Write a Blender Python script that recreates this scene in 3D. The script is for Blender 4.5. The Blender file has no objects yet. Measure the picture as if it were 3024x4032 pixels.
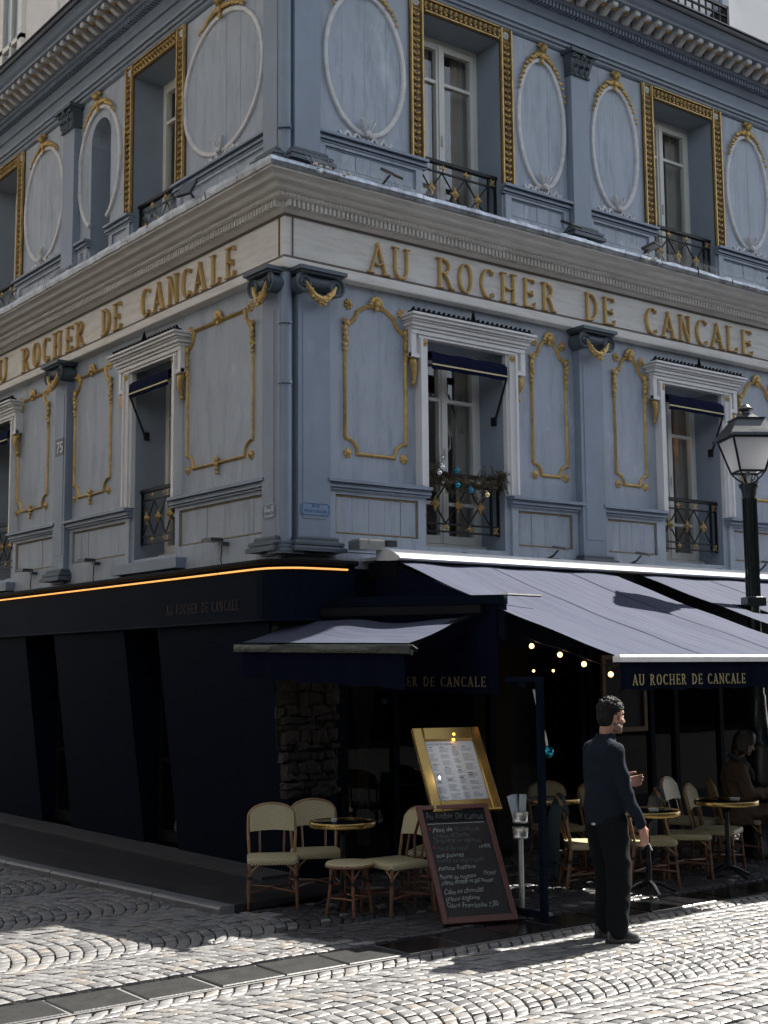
import bpy, bmesh, math, random
from mathutils import Vector, Matrix, noise
random.seed(7)
PI = math.pi
R_ = math.radians
scene = bpy.context.scene
# ------------------------------------------------------------------ camera
cam_d = bpy.data.cameras.new('camera')
cam_d.sensor_fit = 'VERTICAL'; cam_d.sensor_height = 36.0; cam_d.lens = 46.711
cam_d.clip_start = 0.1; cam_d.clip_end = 400
cam = bpy.data.objects.new('camera', cam_d)
scene.collection.objects.link(cam)
cam.matrix_world = (Matrix.Translation((-6.836, -10.386, 1.92)) @ Matrix.Rotation(-0.656070, 4, 'Z')
                    @ Matrix.Rotation(PI/2 + 0.118682, 4, 'X') @ Matrix.Rotation(-0.0078467, 4, 'Z'))
scene.camera = cam
# ------------------------------------------------------------------ light
SUN_EL = R_(46.5)
world = bpy.data.worlds.new('World'); scene.world = world; world.use_nodes = True
wn = world.node_tree.nodes; wl = world.node_tree.links; wn.clear()
sky = wn.new('ShaderNodeTexSky'); sky.sky_type = 'NISHITA'; sky.sun_disc = False
sky.sun_elevation = SUN_EL; sky.sun_rotation = R_(91.0); sky.air_density = 1.0; sky.dust_density = 1.2
bg = wn.new('ShaderNodeBackground'); bg.inputs[1].default_value = 0.072
wo = wn.new('ShaderNodeOutputWorld')
hs = wn.new('ShaderNodeHueSaturation'); hs.inputs['Saturation'].default_value = .46      # thin high haze: a paler sky
wl.new(sky.outputs[0], hs.inputs['Color']); wl.new(hs.outputs[0], bg.inputs[0]); wl.new(bg.outputs[0], wo.inputs[0])
sd = bpy.data.lights.new('sun', 'SUN'); sd.energy = 5.0; sd.angle = R_(0.53); sd.color = (1.0, 0.95, 0.88)
sun = bpy.data.objects.new('sun', sd); scene.collection.objects.link(sun)
SUN_AZ = R_(-1.0)
sv = Vector((math.cos(SUN_EL)*math.cos(SUN_AZ), math.cos(SUN_EL)*math.sin(SUN_AZ), math.sin(SUN_EL)))       # towards the sun: along the right-hand street
sun.rotation_euler = sv.to_track_quat('Z', 'Y').to_euler(); sun.location = (10, -5, 14)
scene.view_settings.view_transform = 'Standard'; scene.view_settings.look = 'None'
scene.view_settings.gamma = 1; scene.view_settings.use_curve_mapping = False
scene.view_settings.exposure = 1.55
scene.render.engine = 'CYCLES'
scene.cycles.max_bounces = 7; scene.cycles.diffuse_bounces = 4; scene.cycles.glossy_bounces = 4
scene.cycles.transparent_max_bounces = 16; scene.cycles.sample_clamp_indirect = 6
scene.cycles.caustics_reflective = False; scene.cycles.caustics_refractive = False

# ------------------------------------------------------------------ materials
MATS = {}
def srgb(r, g, b):
    f = lambda c: (c/255/12.92) if c/255 <= 0.04045 else ((c/255+0.055)/1.055)**2.4
    return (f(r), f(g), f(b))
def nodes_of(name):
    m = bpy.data.materials.new(name); m.use_nodes = True
    nt = m.node_tree
    return m, nt, nt.nodes, nt.links, nt.nodes['Principled BSDF']
def mat(name, col, rough=0.6, metal=0.0, var=0.15, scale=6.0, bump=0.15, bscale=60.0, dirt=0.0, dirtcol=(0.05, 0.045, 0.04),
        spec=0.5, streak=0.0, aniso=(1, 1, 1), hi=None, hiamt=0.0, hiscale=4.0, emit=None, estr=0, sheen=0.0, coat=0.0, rvar=0.1, bdist=0.004):
    m, nt, N, L, P = nodes_of(name)
    tc = N.new('ShaderNodeTexCoord'); mp = N.new('ShaderNodeMapping'); mp.inputs['Scale'].default_value = aniso
    L.new(tc.outputs['Object'], mp.inputs[0])
    n1 = N.new('ShaderNodeTexNoise'); n1.inputs['Scale'].default_value = scale; n1.inputs['Detail'].default_value = 6; n1.inputs['Roughness'].default_value = 0.65
    L.new(mp.outputs[0], n1.inputs['Vector'])
    cr = N.new('ShaderNodeMapRange'); cr.inputs[1].default_value = 0.25; cr.inputs[2].default_value = 0.75
    cr.inputs[3].default_value = 1-var; cr.inputs[4].default_value = 1+var
    L.new(n1.outputs[0], cr.inputs[0])
    mul = N.new('ShaderNodeVectorMath'); mul.operation = 'SCALE'; mul.inputs[0].default_value = col
    L.new(cr.outputs[0], mul.inputs['Scale'])
    cur = mul.outputs[0]
    def mixin(fac, c):
        nonlocal cur
        mx = N.new('ShaderNodeMix'); mx.data_type = 'RGBA'; L.new(fac, mx.inputs[0]); L.new(cur, mx.inputs[6]); mx.inputs[7].default_value = (*c, 1)
        cur = mx.outputs[2]
    if hi is not None:
        n3 = N.new('ShaderNodeTexNoise'); n3.inputs['Scale'].default_value = hiscale; n3.inputs['Detail'].default_value = 8; n3.inputs['Roughness'].default_value = 0.7
        mp3 = N.new('ShaderNodeMapping'); mp3.inputs['Scale'].default_value = (1, 1, .45); mp3.inputs['Location'].default_value = (3.1, 7.7, 1.3)
        L.new(tc.outputs['Object'], mp3.inputs[0]); L.new(mp3.outputs[0], n3.inputs['Vector'])
        r3 = N.new('ShaderNodeMapRange'); r3.inputs[1].default_value = 0.58; r3.inputs[2].default_value = 0.72; r3.inputs[3].default_value = 0; r3.inputs[4].default_value = hiamt
        L.new(n3.outputs[0], r3.inputs[0]); mixin(r3.outputs[0], hi)
    if dirt > 0:
        n2 = N.new('ShaderNodeTexNoise'); n2.inputs['Scale'].default_value = 2.2; n2.inputs['Detail'].default_value = 9; n2.inputs['Roughness'].default_value = 0.72
        mp2 = N.new('ShaderNodeMapping'); mp2.inputs['Scale'].default_value = (1, 1, 1) if not streak else ((3.0, 3.0, 0.6) if streak == 1 else (.7, .7, 7))
        L.new(tc.outputs['Object'], mp2.inputs[0]); L.new(mp2.outputs[0], n2.inputs['Vector'])
        r2 = N.new('ShaderNodeMapRange'); r2.inputs[1].default_value = 0.48; r2.inputs[2].default_value = 0.75; r2.inputs[3].default_value = 0; r2.inputs[4].default_value = dirt
        L.new(n2.outputs[0], r2.inputs[0]); mixin(r2.outputs[0], dirtcol)
    L.new(cur, P.inputs['Base Color'])
    P.inputs['Metallic'].default_value = metal; P.inputs['Specular IOR Level'].default_value = spec
    rr = N.new('ShaderNodeMapRange'); rr.inputs[3].default_value = max(0.02, rough-rvar); rr.inputs[4].default_value = min(1, rough+rvar)
    L.new(n1.outputs[0], rr.inputs[0]); L.new(rr.outputs[0], P.inputs['Roughness'])
    if bump > 0:
        nb = N.new('ShaderNodeTexNoise'); nb.inputs['Scale'].default_value = bscale; nb.inputs['Detail'].default_value = 4
        L.new(mp.outputs[0], nb.inputs['Vector'])
        b = N.new('ShaderNodeBump'); b.inputs['Strength'].default_value = bump; b.inputs['Distance'].default_value = bdist
        L.new(nb.outputs[0], b.inputs['Height']); L.new(b.outputs[0], P.inputs['Normal'])
    if sheen: P.inputs['Sheen Weight'].default_value = sheen; P.inputs['Sheen Roughness'].default_value = 0.4
    if coat: P.inputs['Coat Weight'].default_value = coat
    if emit: P.inputs['Emission Color'].default_value = (*emit, 1); P.inputs['Emission Strength'].default_value = estr
    MATS[name] = m; return m
BLUE = (0.39, 0.435, 0.495)
mat('blue_paint', BLUE, .5, var=.10, scale=1.6, bump=.25, bscale=14, hi=(.62, .66, .70), hiamt=.7, hiscale=2.4, dirt=.85, dirtcol=(.20, .24, .285), streak=1, bdist=.003)
mat('blue_pilaster', (0.25, 0.30, 0.37), .45, var=.12, scale=2, bump=.2, bscale=18, dirt=.3, dirtcol=(.15, .19, .24), streak=1, hi=(.42, .47, .53), hiamt=.3, hiscale=3)
mat('slate_blue', (0.075, 0.10, 0.12), .45, var=.2, scale=8, bump=.2)
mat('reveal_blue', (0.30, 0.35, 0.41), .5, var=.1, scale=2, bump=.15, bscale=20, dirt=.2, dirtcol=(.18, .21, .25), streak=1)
mat('cream_stone', (0.73, 0.705, 0.65), .7, var=.12, scale=3, bump=.3, bscale=25, dirt=.6, streak=2, dirtcol=(.42, .37, .30), aniso=(1, 1, 2.5))
mat('frieze_stone', (0.80, 0.775, 0.72), .7, var=.08, scale=3, bump=.3, bscale=25, dirt=.75, dirtcol=(.50, .45, .37), streak=2, aniso=(1, 1, 4), hi=(.84, .83, .80), hiamt=.4)
mat('stone_joint', (0.16, 0.125, 0.105), .8, var=.2)
mat('white_trim', (0.80, 0.79, 0.77), .5, var=.06, scale=3, bump=.2, bscale=30, dirt=.25, dirtcol=(.5, .5, .49), streak=1)
mat('rope_stone', (0.68, 0.67, 0.66), .65, var=.2, scale=14, bump=.5, bscale=55, dirt=.2, dirtcol=(.5, .49, .48))
mat('gold', (0.56, 0.375, 0.13), .40, metal=.4, var=.35, scale=14, bump=.4, bscale=70, dirt=.6, dirtcol=(.20, .11, .045))
mat('gold_dark', (0.15, 0.10, 0.045), .5, metal=.4, var=.3, scale=20, bump=.4, dirt=.5, dirtcol=(.08, .05, .03))
mat('gold_carved', (0.44, 0.29, 0.10), .42, metal=.4, var=.5, scale=40, bump=.5, bscale=90, dirt=.8, dirtcol=(.10, .06, .03))
mat('gold_letter', (0.56, 0.38, 0.15), .42, metal=.35, var=.12, scale=6, bump=.15, dirt=.35, dirtcol=(.30, .15, .04))
mat('gold_leaf_old', (0.26, 0.20, 0.11), .6, metal=.2, var=.4, scale=30, bump=.3, dirt=.6, dirtcol=(.12, .13, .15))
mat('zinc', (0.42, 0.45, 0.49), .30, metal=.7, var=.45, scale=7, bump=.8, bscale=12, dirt=.5, dirtcol=(.08, .085, .09), bdist=.012)
mat('zinc_dark', (0.05, 0.055, 0.065), .45, metal=.4, var=.3, scale=7, bump=.4)
mat('window_paint', (0.80, 0.78, 0.70), .4, var=.05, scale=5, bump=.1, dirt=.15, dirtcol=(.38, .36, .32), streak=1)
mat('iron_black', (0.008, 0.009, 0.011), .45, var=.3, scale=20, bump=.2, spec=.3)
mat('interior_dark', (0.03, 0.024, 0.02), .9, var=.3)
mat('room_wall', (0.30, 0.22, 0.17), .9, var=.3, scale=1.5)
mat('curtain_beige', (0.66, 0.60, 0.53), .9, var=.1, aniso=(6, 6, .4), scale=6, bump=.4, bscale=10)
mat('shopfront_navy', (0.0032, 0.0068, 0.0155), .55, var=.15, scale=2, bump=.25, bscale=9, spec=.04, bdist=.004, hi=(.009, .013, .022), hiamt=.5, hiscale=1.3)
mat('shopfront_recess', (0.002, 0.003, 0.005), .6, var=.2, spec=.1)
mat('black_paint', (0.005, 0.006, 0.007), .6, var=.2, spec=.15)
mat('led_glow', (1, .6, .25), .5, emit=(1.0, .42, .10), estr=.42, bump=0)
mat('bulb_glow', (1, .8, .5), .3, emit=(1.0, .56, .17), estr=1.7, bump=0)
mat('amber_glow', (1, .5, .1), .3, emit=(1.0, .42, .06), estr=2, bump=0)
mat('steel', (0.55, 0.55, 0.53), .3, metal=.9, var=.1, scale=20, bump=.1)
mat('white_metal', (0.80, 0.80, 0.79), .35, var=.06, scale=20, bump=.1, dirt=.3, dirtcol=(.45, .44, .42))
mat('floodlight_grey', (0.07, 0.075, 0.08), .3, metal=.3, var=.15)
mat('lamp_green', (0.004, 0.012, 0.010), .35, var=.4, scale=14, bump=.8, bscale=26, coat=.3, bdist=.01)
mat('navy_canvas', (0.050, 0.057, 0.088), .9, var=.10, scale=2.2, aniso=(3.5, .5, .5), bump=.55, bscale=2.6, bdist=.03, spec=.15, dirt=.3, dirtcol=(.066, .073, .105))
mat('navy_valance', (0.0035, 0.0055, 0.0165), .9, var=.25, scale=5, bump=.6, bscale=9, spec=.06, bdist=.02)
mat('navy_blind', (0.006, 0.009, 0.034), .8, var=.1, spec=.08, scale=3, bump=.3, bscale=12)
mat('pale_gold_print', (0.42, 0.36, 0.16), .7, var=.2, scale=40, bump=0)
mat('ivory_stripe', (0.72, 0.62, 0.34), .7, var=.1)
mat('wicker_rattan', (0.30, 0.17, 0.075), .4, var=.35, scale=16, bump=.2, coat=.2)
mat('rattan_red', (0.16, 0.065, 0.03), .4, var=.3, scale=16, bump=.2, coat=.2)
mat('black_wrap', (0.012, 0.012, 0.012), .5)
mat('brass', (0.38, 0.26, 0.09), .25, metal=.85, var=.06, scale=3, bump=.0)
mat('table_black', (0.006, 0.007, 0.009), .12, var=.2, spec=.5)
mat('white_plate', (0.6, 0.6, 0.58), .35)
mat('slate_board', (0.014, 0.012, 0.0115), .75, var=.3, scale=5, bump=.2, dirt=.4, dirtcol=(.05, .048, .046))
mat('red_wood', (0.10, 0.032, 0.022), .5, var=.3, scale=9, aniso=(3, 3, 1), bump=.3)
mat('oak_wood', (0.16, 0.085, 0.04), .5, var=.3, scale=9, bump=.3)
mat('chalk', (0.30, 0.33, 0.31), .95, var=.4, scale=60, bump=0)
mat('chalk_dim', (0.09, 0.105, 0.10), .95, var=.5, scale=60, bump=0)
mat('chalk_red', (0.35, 0.03, 0.03), .95)
mat('paper', (0.75, 0.77, 0.80), .6, var=.04, bump=0)
mat('ink', (0.05, 0.05, 0.06), .8, bump=0)
mat('ink_grey', (0.28, 0.29, 0.33), .8, bump=0)
mat('skin', (0.42, 0.22, 0.15), .45, var=.1, scale=20, bump=.15, bscale=120)
mat('skin_pale', (0.40, 0.25, 0.19), .45, var=.1, scale=20, bump=.1)
mat('stubble', (0.20, 0.13, 0.10), .7, var=.25, scale=80, bump=.2)
mat('hair_black', (0.009, 0.008, 0.009), .6, var=.4, scale=50, bump=.6, bscale=160, bdist=.004, spec=.22)
mat('hair_brown', (0.02, 0.013, 0.010), .4, var=.4, scale=50, bump=.6)
mat('knit_navy', (0.013, 0.018, 0.027), .9, var=.15, scale=8, bump=.4, bscale=220, spec=.1)
mat('denim_black', (0.007, 0.009, 0.010), .9, var=.2, scale=10, bump=.4, bscale=200, spec=.12)
mat('shoe_leather', (0.02, 0.02, 0.022), .32, var=.3, coat=.3)
mat('rubber', (0.02, 0.02, 0.02), .7)
mat('tan_coat', (0.085, 0.053, 0.032), .8, var=.15, scale=6, bump=.5, bscale=30, bdist=.01)
mat('coat_grey', (0.045, 0.052, 0.062), .85, var=.2, scale=6, bump=.5, bscale=20, bdist=.012)
mat('coat_teal', (0.02, 0.035, 0.042), .85, var=.2, scale=6, bump=.5, bscale=20, bdist=.012)
mat('sett_granite', (0.19, 0.187, 0.182), .42, var=.22, scale=11, bump=.7, bscale=45, dirt=.45, dirtcol=(.11, .105, .10), bdist=.006)
mat('sett_warm', (0.20, 0.183, 0.163), .45, var=.2, scale=11, bump=.7, bscale=45, bdist=.006)
mat('sett_dark', (0.13, 0.129, 0.13), .4, var=.22, scale=11, bump=.7, bscale=45, bdist=.006)
mat('joint_dirt', (0.008, 0.0075, 0.007), .9, var=.4, scale=20, bump=.6)
mat('sett_wet_shade', (0.055, 0.054, 0.056), .3, var=.3, scale=11, bump=.7, bscale=45, bdist=.006)  # washed terrace setts; terrace shade is also darkened into this colour
mat('slab_wet_shade', (0.010, 0.010, 0.011), .18, var=.3, scale=5, bump=.3, bscale=40)  # wet slabs by the terrace, with shade painted into the colour too
mat('slab_granite', (0.020, 0.020, 0.019), .5, var=.25, scale=9, bump=.5, bscale=60, dirt=.2, dirtcol=(.06, .06, .06))
mat('mortar_white', (0.15, 0.147, 0.143), .85, var=.2, scale=25, bump=.5)
mat('asphalt', (0.022, 0.022, 0.024), .45, var=.35, scale=5, bump=.8, bscale=90, dirt=.4, dirtcol=(.025, .025, .028), aniso=(2.2, .5, 1))
mat('kerb_granite', (0.17, 0.172, 0.178), .32, var=.25, scale=9, bump=.5, bscale=50)
mat('footing_cement', (0.045, 0.045, 0.046), .6, var=.35, scale=6, bump=.6)
mat('attic_render', (0.80, 0.78, 0.76), .8, var=.06, scale=1.5, bump=.2, dirt=.2, dirtcol=(.45, .43, .40))
mat('opposite_render', (0.13, 0.122, 0.115), .85, var=.1, scale=1, bump=.2, dirt=.3, dirtcol=(.09, .085, .075), streak=1)
mat('rubble_stone', (0.026, 0.022, 0.018), .8, var=.5, scale=9, bump=.9, bscale=30, bdist=.02)
mat('rubble_mortar', (0.010, 0.009, 0.008), .9, var=.4, scale=12, bump=.8, bscale=20, bdist=.02)
mat('fir_needles', (0.10, 0.082, 0.050), .8, var=.5, scale=20)
mat('fir_twig', (0.12, 0.08, 0.045), .8, var=.4, scale=20)
mat('bauble_teal', (0.02, 0.30, 0.42), .15, metal=.9, bump=0)
mat('bauble_matt_teal', (0.03, 0.19, 0.28), .5, metal=.5, bump=0)
mat('bauble_silver', (0.80, 0.82, 0.84), .08, metal=1, bump=0)
mat('bauble_gold', (0.85, 0.72, 0.36), .1, metal=1, bump=0)
mat('enamel_navy', (0.012, 0.02, 0.05), .3, bump=0)
mat('enamel_white', (0.65, 0.66, 0.68), .3, bump=0)
mat('plate_blue', (0.19, 0.28, 0.42), .4, var=.15, scale=8)
mat('plate_pale', (0.37, 0.42, 0.48), .4, var=.2, scale=8)
mat('plate_ink', (0.05, 0.085, 0.16), .5, bump=0)
mat('faded_gold_print', (0.030, 0.015, 0.010), .6, bump=0)
mat('drape_brown', (0.055, 0.04, 0.028), .9, var=.2, aniso=(8, 8, .5), scale=8, bump=.5)
mat('spike_steel', (0.5, 0.5, 0.5), .3, metal=.9, bump=0)

def glass_mat(name, tint, refl=1.0, dirt=.02, wob=.25):
    m = bpy.data.materials.new(name); m.use_nodes = True; N = m.node_tree.nodes; L = m.node_tree.links; N.clear()
    o = N.new('ShaderNodeOutputMaterial'); mix = N.new('ShaderNodeMixShader'); t = N.new('ShaderNodeBsdfTransparent'); g = N.new('ShaderNodeBsdfGlossy')
    t.inputs[0].default_value = (*tint, 1); g.inputs['Roughness'].default_value = .012; g.inputs[0].default_value = (.95, .97, 1, 1)
    lw = N.new('ShaderNodeLayerWeight'); lw.inputs[0].default_value = .5; pw = N.new('ShaderNodeMath'); pw.operation = 'POWER'; pw.inputs[1].default_value = 4.2; L.new(lw.outputs['Facing'], pw.inputs[0]); fr = N.new('ShaderNodeMath'); fr.operation = 'MULTIPLY_ADD'; fr.inputs[1].default_value = .9; fr.inputs[2].default_value = .05; L.new(pw.outputs[0], fr.inputs[0])
    tc = N.new('ShaderNodeTexCoord'); nz = N.new('ShaderNodeTexNoise'); nz.inputs['Scale'].default_value = 1.6; b = N.new('ShaderNodeBump'); b.inputs['Strength'].default_value = wob; b.inputs['Distance'].default_value = .02
    L.new(tc.outputs['Object'], nz.inputs[0]); L.new(nz.outputs[0], b.inputs['Height']); L.new(b.outputs[0], g.inputs['Normal'])
    ma = N.new('ShaderNodeMath'); ma.operation = 'MULTIPLY_ADD'; ma.inputs[1].default_value = refl; ma.inputs[2].default_value = dirt
    L.new(fr.outputs[0], ma.inputs[0]); L.new(ma.outputs[0], mix.inputs[0]); L.new(t.outputs[0], mix.inputs[1]); L.new(g.outputs[0], mix.inputs[2]); L.new(mix.outputs[0], o.inputs[0])
    MATS[name] = m
glass_mat('window_glass', (.93, .94, .93), 1.6)
glass_mat('shop_glass', (.6, .62, .62), .22, .008, .04)
glass_mat('screen_glass', (.72, .75, .76), 1.2)
glass_mat('menu_glass', (.9, .9, .9), 1.0)
def milk():
    m = bpy.data.materials.new('lantern_glass'); m.use_nodes = True; N = m.node_tree.nodes; L = m.node_tree.links; N.clear()
    o = N.new('ShaderNodeOutputMaterial'); a = N.new('ShaderNodeMixShader'); b = N.new('ShaderNodeMixShader'); d = N.new('ShaderNodeBsdfDiffuse'); t = N.new('ShaderNodeBsdfTranslucent'); g = N.new('ShaderNodeBsdfGlossy')
    d.inputs[0].default_value = (.85, .85, .85, 1); t.inputs[0].default_value = (.92, .92, .92, 1); g.inputs['Roughness'].default_value = .2; a.inputs[0].default_value = .6; b.inputs[0].default_value = .06
    L.new(d.outputs[0], a.inputs[1]); L.new(t.outputs[0], a.inputs[2]); L.new(a.outputs[0], b.inputs[1]); L.new(g.outputs[0], b.inputs[2]); L.new(b.outputs[0], o.inputs[0]); MATS['lantern_glass'] = m
milk()
def weave():
    m, nt, N, L, P = nodes_of('woven_cane')
    tc = N.new('ShaderNodeTexCoord'); sp = N.new('ShaderNodeSeparateXYZ'); L.new(tc.outputs['Object'], sp.inputs[0])
    ab = N.new('ShaderNodeMath'); ab.operation = 'ABSOLUTE'; L.new(sp.outputs[0], ab.inputs[0])
    ad = N.new('ShaderNodeMath'); ad.operation = 'ADD'; L.new(sp.outputs[2], ad.inputs[0]); L.new(sp.outputs[1], ad.inputs[1])
    sb = N.new('ShaderNodeMath'); sb.operation = 'SUBTRACT'; L.new(ad.outputs[0], sb.inputs[0]); L.new(ab.outputs[0], sb.inputs[1])
    ml = N.new('ShaderNodeMath'); ml.operation = 'MULTIPLY'; ml.inputs[1].default_value = 260; L.new(sb.outputs[0], ml.inputs[0])
    si = N.new('ShaderNodeMath'); si.operation = 'SINE'; L.new(ml.outputs[0], si.inputs[0])
    cr = N.new('ShaderNodeValToRGB'); cr.color_ramp.elements[0].position = .35; cr.color_ramp.elements[0].color = (.20, .165, .08, 1)
    cr.color_ramp.elements[1].position = .65; cr.color_ramp.elements[1].color = (.62, .56, .35, 1)
    mr = N.new('ShaderNodeMapRange'); mr.inputs[1].default_value = -1; L.new(si.outputs[0], mr.inputs[0]); L.new(mr.outputs[0], cr.inputs[0])
    L.new(cr.outputs[0], P.inputs['Base Color']); P.inputs['Roughness'].default_value = .45
    b = N.new('ShaderNodeBump'); b.inputs['Strength'].default_value = .5; b.inputs['Distance'].default_value = .003; L.new(mr.outputs[0], b.inputs['Height']); L.new(b.outputs[0], P.inputs['Normal'])
    MATS['woven_cane'] = m
weave()

# ------------------------------------------------------------------ mesh helpers
COL = scene.collection
class MB:
    def __init__(s): s.v = []; s.f = []; s.m = []; s.mi = 0
    def add(s, vs, fs):
        k = len(s.v); s.v += [tuple(p) for p in vs]; s.f += [tuple(i+k for i in f) for f in fs]; s.m += [s.mi]*len(fs); return s
    def box(s, x0, x1, y0, y1, z0, z1):
        return s.add([(x0,y0,z0),(x1,y0,z0),(x1,y1,z0),(x0,y1,z0),(x0,y0,z1),(x1,y0,z1),(x1,y1,z1),(x0,y1,z1)],
                     [(0,3,2,1),(4,5,6,7),(0,1,5,4),(1,2,6,5),(2,3,7,6),(3,0,4,7)])
    def fbox(s, a0, a1, d0, d1, z0, z1):        # facade box: along, outward, up
        return s.box(a0, a1, -d1, -d0, z0, z1)
    def bevbox(s, x0, x1, y0, y1, z0, z1, b):   # box with bevelled top edges
        return s.add([(x0,y0,z0),(x1,y0,z0),(x1,y1,z0),(x0,y1,z0),(x0,y0,z1-b),(x1,y0,z1-b),(x1,y1,z1-b),(x0,y1,z1-b),
                      (x0+b,y0+b,z1),(x1-b,y0+b,z1),(x1-b,y1-b,z1),(x0+b,y1-b,z1)],
                     [(0,3,2,1),(0,1,5,4),(1,2,6,5),(2,3,7,6),(3,0,4,7),(4,5,9,8),(5,6,10,9),(6,7,11,10),(7,4,8,11),(8,9,10,11)])
    def prism(s, poly, ex):                      # poly: 3D pts, extruded by vector ex
        n = len(poly); e = Vector(ex)
        vs = [tuple(p) for p in poly] + [tuple(Vector(p)+e) for p in poly]
        return s.add(vs, [tuple(range(n-1, -1, -1)), tuple(range(n, 2*n))] + [(i, (i+1) % n, n+(i+1) % n, n+i) for i in range(n)])
    def tube(s, pts, r, n=8, closed=False, cap=True, flat=None):
        pts = [Vector(p) for p in pts]; rr = r if isinstance(r, (list, tuple)) else [r]*len(pts)
        k = len(s.v); up = Vector((0, 0, 1)); N = len(pts); prev = None
        for i, p in enumerate(pts):
            a = pts[(i-1) % N] if (closed or i > 0) else p; b = pts[(i+1) % N] if (closed or i < N-1) else p
            t = (b-a).normalized() if (b-a).length > 1e-9 else Vector((0,0,1))
            if prev is None:
                q = up if abs(t.z) < .9 else Vector((1, 0, 0)); x = t.cross(q).normalized()
            else:
                x = (prev - t*prev.dot(t)); x = x.normalized() if x.length > 1e-6 else t.orthogonal().normalized()
            prev = x; y = t.cross(x)
            for j in range(n):
                an = 2*PI*j/n; s.v.append(tuple(p + x*math.cos(an)*rr[i] + y*math.sin(an)*rr[i]*(flat or 1)))
        fs = []
        for i in range(N if closed else N-1):
            for j in range(n):
                a = k+i*n+j; b = k+i*n+(j+1) % n; c = k+((i+1) % N)*n+(j+1) % n; d = k+((i+1) % N)*n+j
                fs.append((a, b, c, d))
        if cap and not closed:
            fs.append(tuple(k+j for j in range(n-1, -1, -1))); fs.append(tuple(k+(N-1)*n+j for j in range(n)))
        s.f += fs; s.m += [s.mi]*len(fs); return s
    def cyl(s, p, r0, r1, z0, z1, n=16): return s.tube([(p[0], p[1], z0), (p[0], p[1], z1)], [r0, r1], n)
    def lathe(s, p, prof, n=20):
        k = len(s.v); M = len(prof)
        for (r, z) in prof:
            for j in range(n):
                a = 2*PI*j/n; s.v.append((p[0]+r*math.cos(a), p[1]+r*math.sin(a), p[2]+z))
        fs = [(k+i*n+j, k+i*n+(j+1) % n, k+(i+1)*n+(j+1) % n, k+(i+1)*n+j) for i in range(M-1) for j in range(n)]
        fs += [tuple(k+j for j in range(n-1, -1, -1)), tuple(k+(M-1)*n+j for j in range(n))]
        s.f += fs; s.m += [s.mi]*len(fs); return s
    def ball(s, c, r, n=8, m=5, sc=(1, 1, 1), M=None):
        k = len(s.v); c = Vector(c); vs = []
        for i in range(1, m):
            for j in range(n):
                t = PI*i/m; a = 2*PI*j/n; vs.append(Vector((math.sin(t)*math.cos(a)*sc[0], math.sin(t)*math.sin(a)*sc[1], math.cos(t)*sc[2]))*r)
        vs += [Vector((0, 0, r*sc[2])), Vector((0, 0, -r*sc[2]))]
        if M is not None: vs = [M @ v for v in vs]
        s.v += [tuple(c+v) for v in vs]
        T = k+(m-1)*n; B = T+1; fs = []
        for j in range(n):
            fs.append((T, k+j, k+(j+1) % n)); fs.append((B, k+(m-2)*n+(j+1) % n, k+(m-2)*n+j))
            for i in range(m-2):
                fs.append((k+i*n+j, k+(i+1)*n+j, k+(i+1)*n+(j+1) % n, k+i*n+(j+1) % n))
        s.f += fs; s.m += [s.mi]*len(fs); return s
    def ribbon(s, path, prof, d0=0.0, closed=False, ws=None):
        """profile (lateral, outward) swept along a path (along, up) on the facade plane."""
        P = [Vector((a, 0, z)) for a, z in path]; n = len(P); m = len(prof); k = len(s.v)
        for i, p in enumerate(P):
            a = P[(i-1) % n] if (closed or i > 0) else p; b = P[(i+1) % n] if (closed or i < n-1) else p
            t1 = (p-a); t2 = (b-p)
            t1 = t1.normalized() if t1.length > 1e-9 else None; t2 = t2.normalized() if t2.length > 1e-9 else None
            t = (t1+t2).normalized() if (t1 and t2 and (t1+t2).length > 1e-3) else (t1 or t2)
            nrm = Vector((-t.z, 0, t.x)); sc = 1/max(.4, t.dot(t1)) if (t1 and t2) else 1
            w = ws[i] if ws else 1
            for (u, v) in prof: s.v.append(tuple(p + nrm*u*sc*w + Vector((0, -(v+d0), 0))))
        fs = []
        for i in range(n if closed else n-1):
            for j in range(m-1):
                fs.append((k+i*m+j, k+i*m+j+1, k+((i+1) % n)*m+j+1, k+((i+1) % n)*m+j))
        if not closed: fs.append(tuple(k+j for j in range(m))); fs.append(tuple(k+(n-1)*m+j for j in range(m-1, -1, -1)))
        s.f += fs; s.m += [s.mi]*len(fs); return s
    def mesh(s, name, mats, smooth=False):
        me = bpy.data.meshes.new(name); me.from_pydata(s.v, [], s.f)
        for mm in (mats if isinstance(mats, (list, tuple)) else [mats]): me.materials.append(MATS[mm])
        me.polygons.foreach_set('material_index', s.m)
        if smooth:
            me.polygons.foreach_set('use_smooth', [True]*len(s.f))
        me.update()
        bm = bmesh.new(); bm.from_mesh(me); bmesh.ops.recalc_face_normals(bm, faces=bm.faces); bm.to_mesh(me); bm.free()
        if smooth:
            try: me.set_sharp_from_angle(angle=R_(42))
            except Exception: pass
        return me
    def build(s, name, mats, parent=None, smooth=False, rz=0.0, loc=(0, 0, 0), **props):
        return link(s.mesh(name, mats, smooth), name, parent, rz, loc, **props)
def link(me, name, parent=None, rz=0.0, loc=(0, 0, 0), **props):
    o = bpy.data.objects.new(name, me); COL.objects.link(o); o.parent = parent
    o.location = loc; o.rotation_euler = (0, 0, rz)
    for k, v in props.items():
        if v is not None: o[k] = v
    return o
def thing(name, label, cat, loc=(0, 0, 0), rz=0.0, group=None):
    return link(None, name, None, rz, loc, label=label, category=cat, group=group)
def tag(o, label, cat, group=None):
    o['label'] = label; o['category'] = cat
    if group: o['group'] = group
    return o
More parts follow.
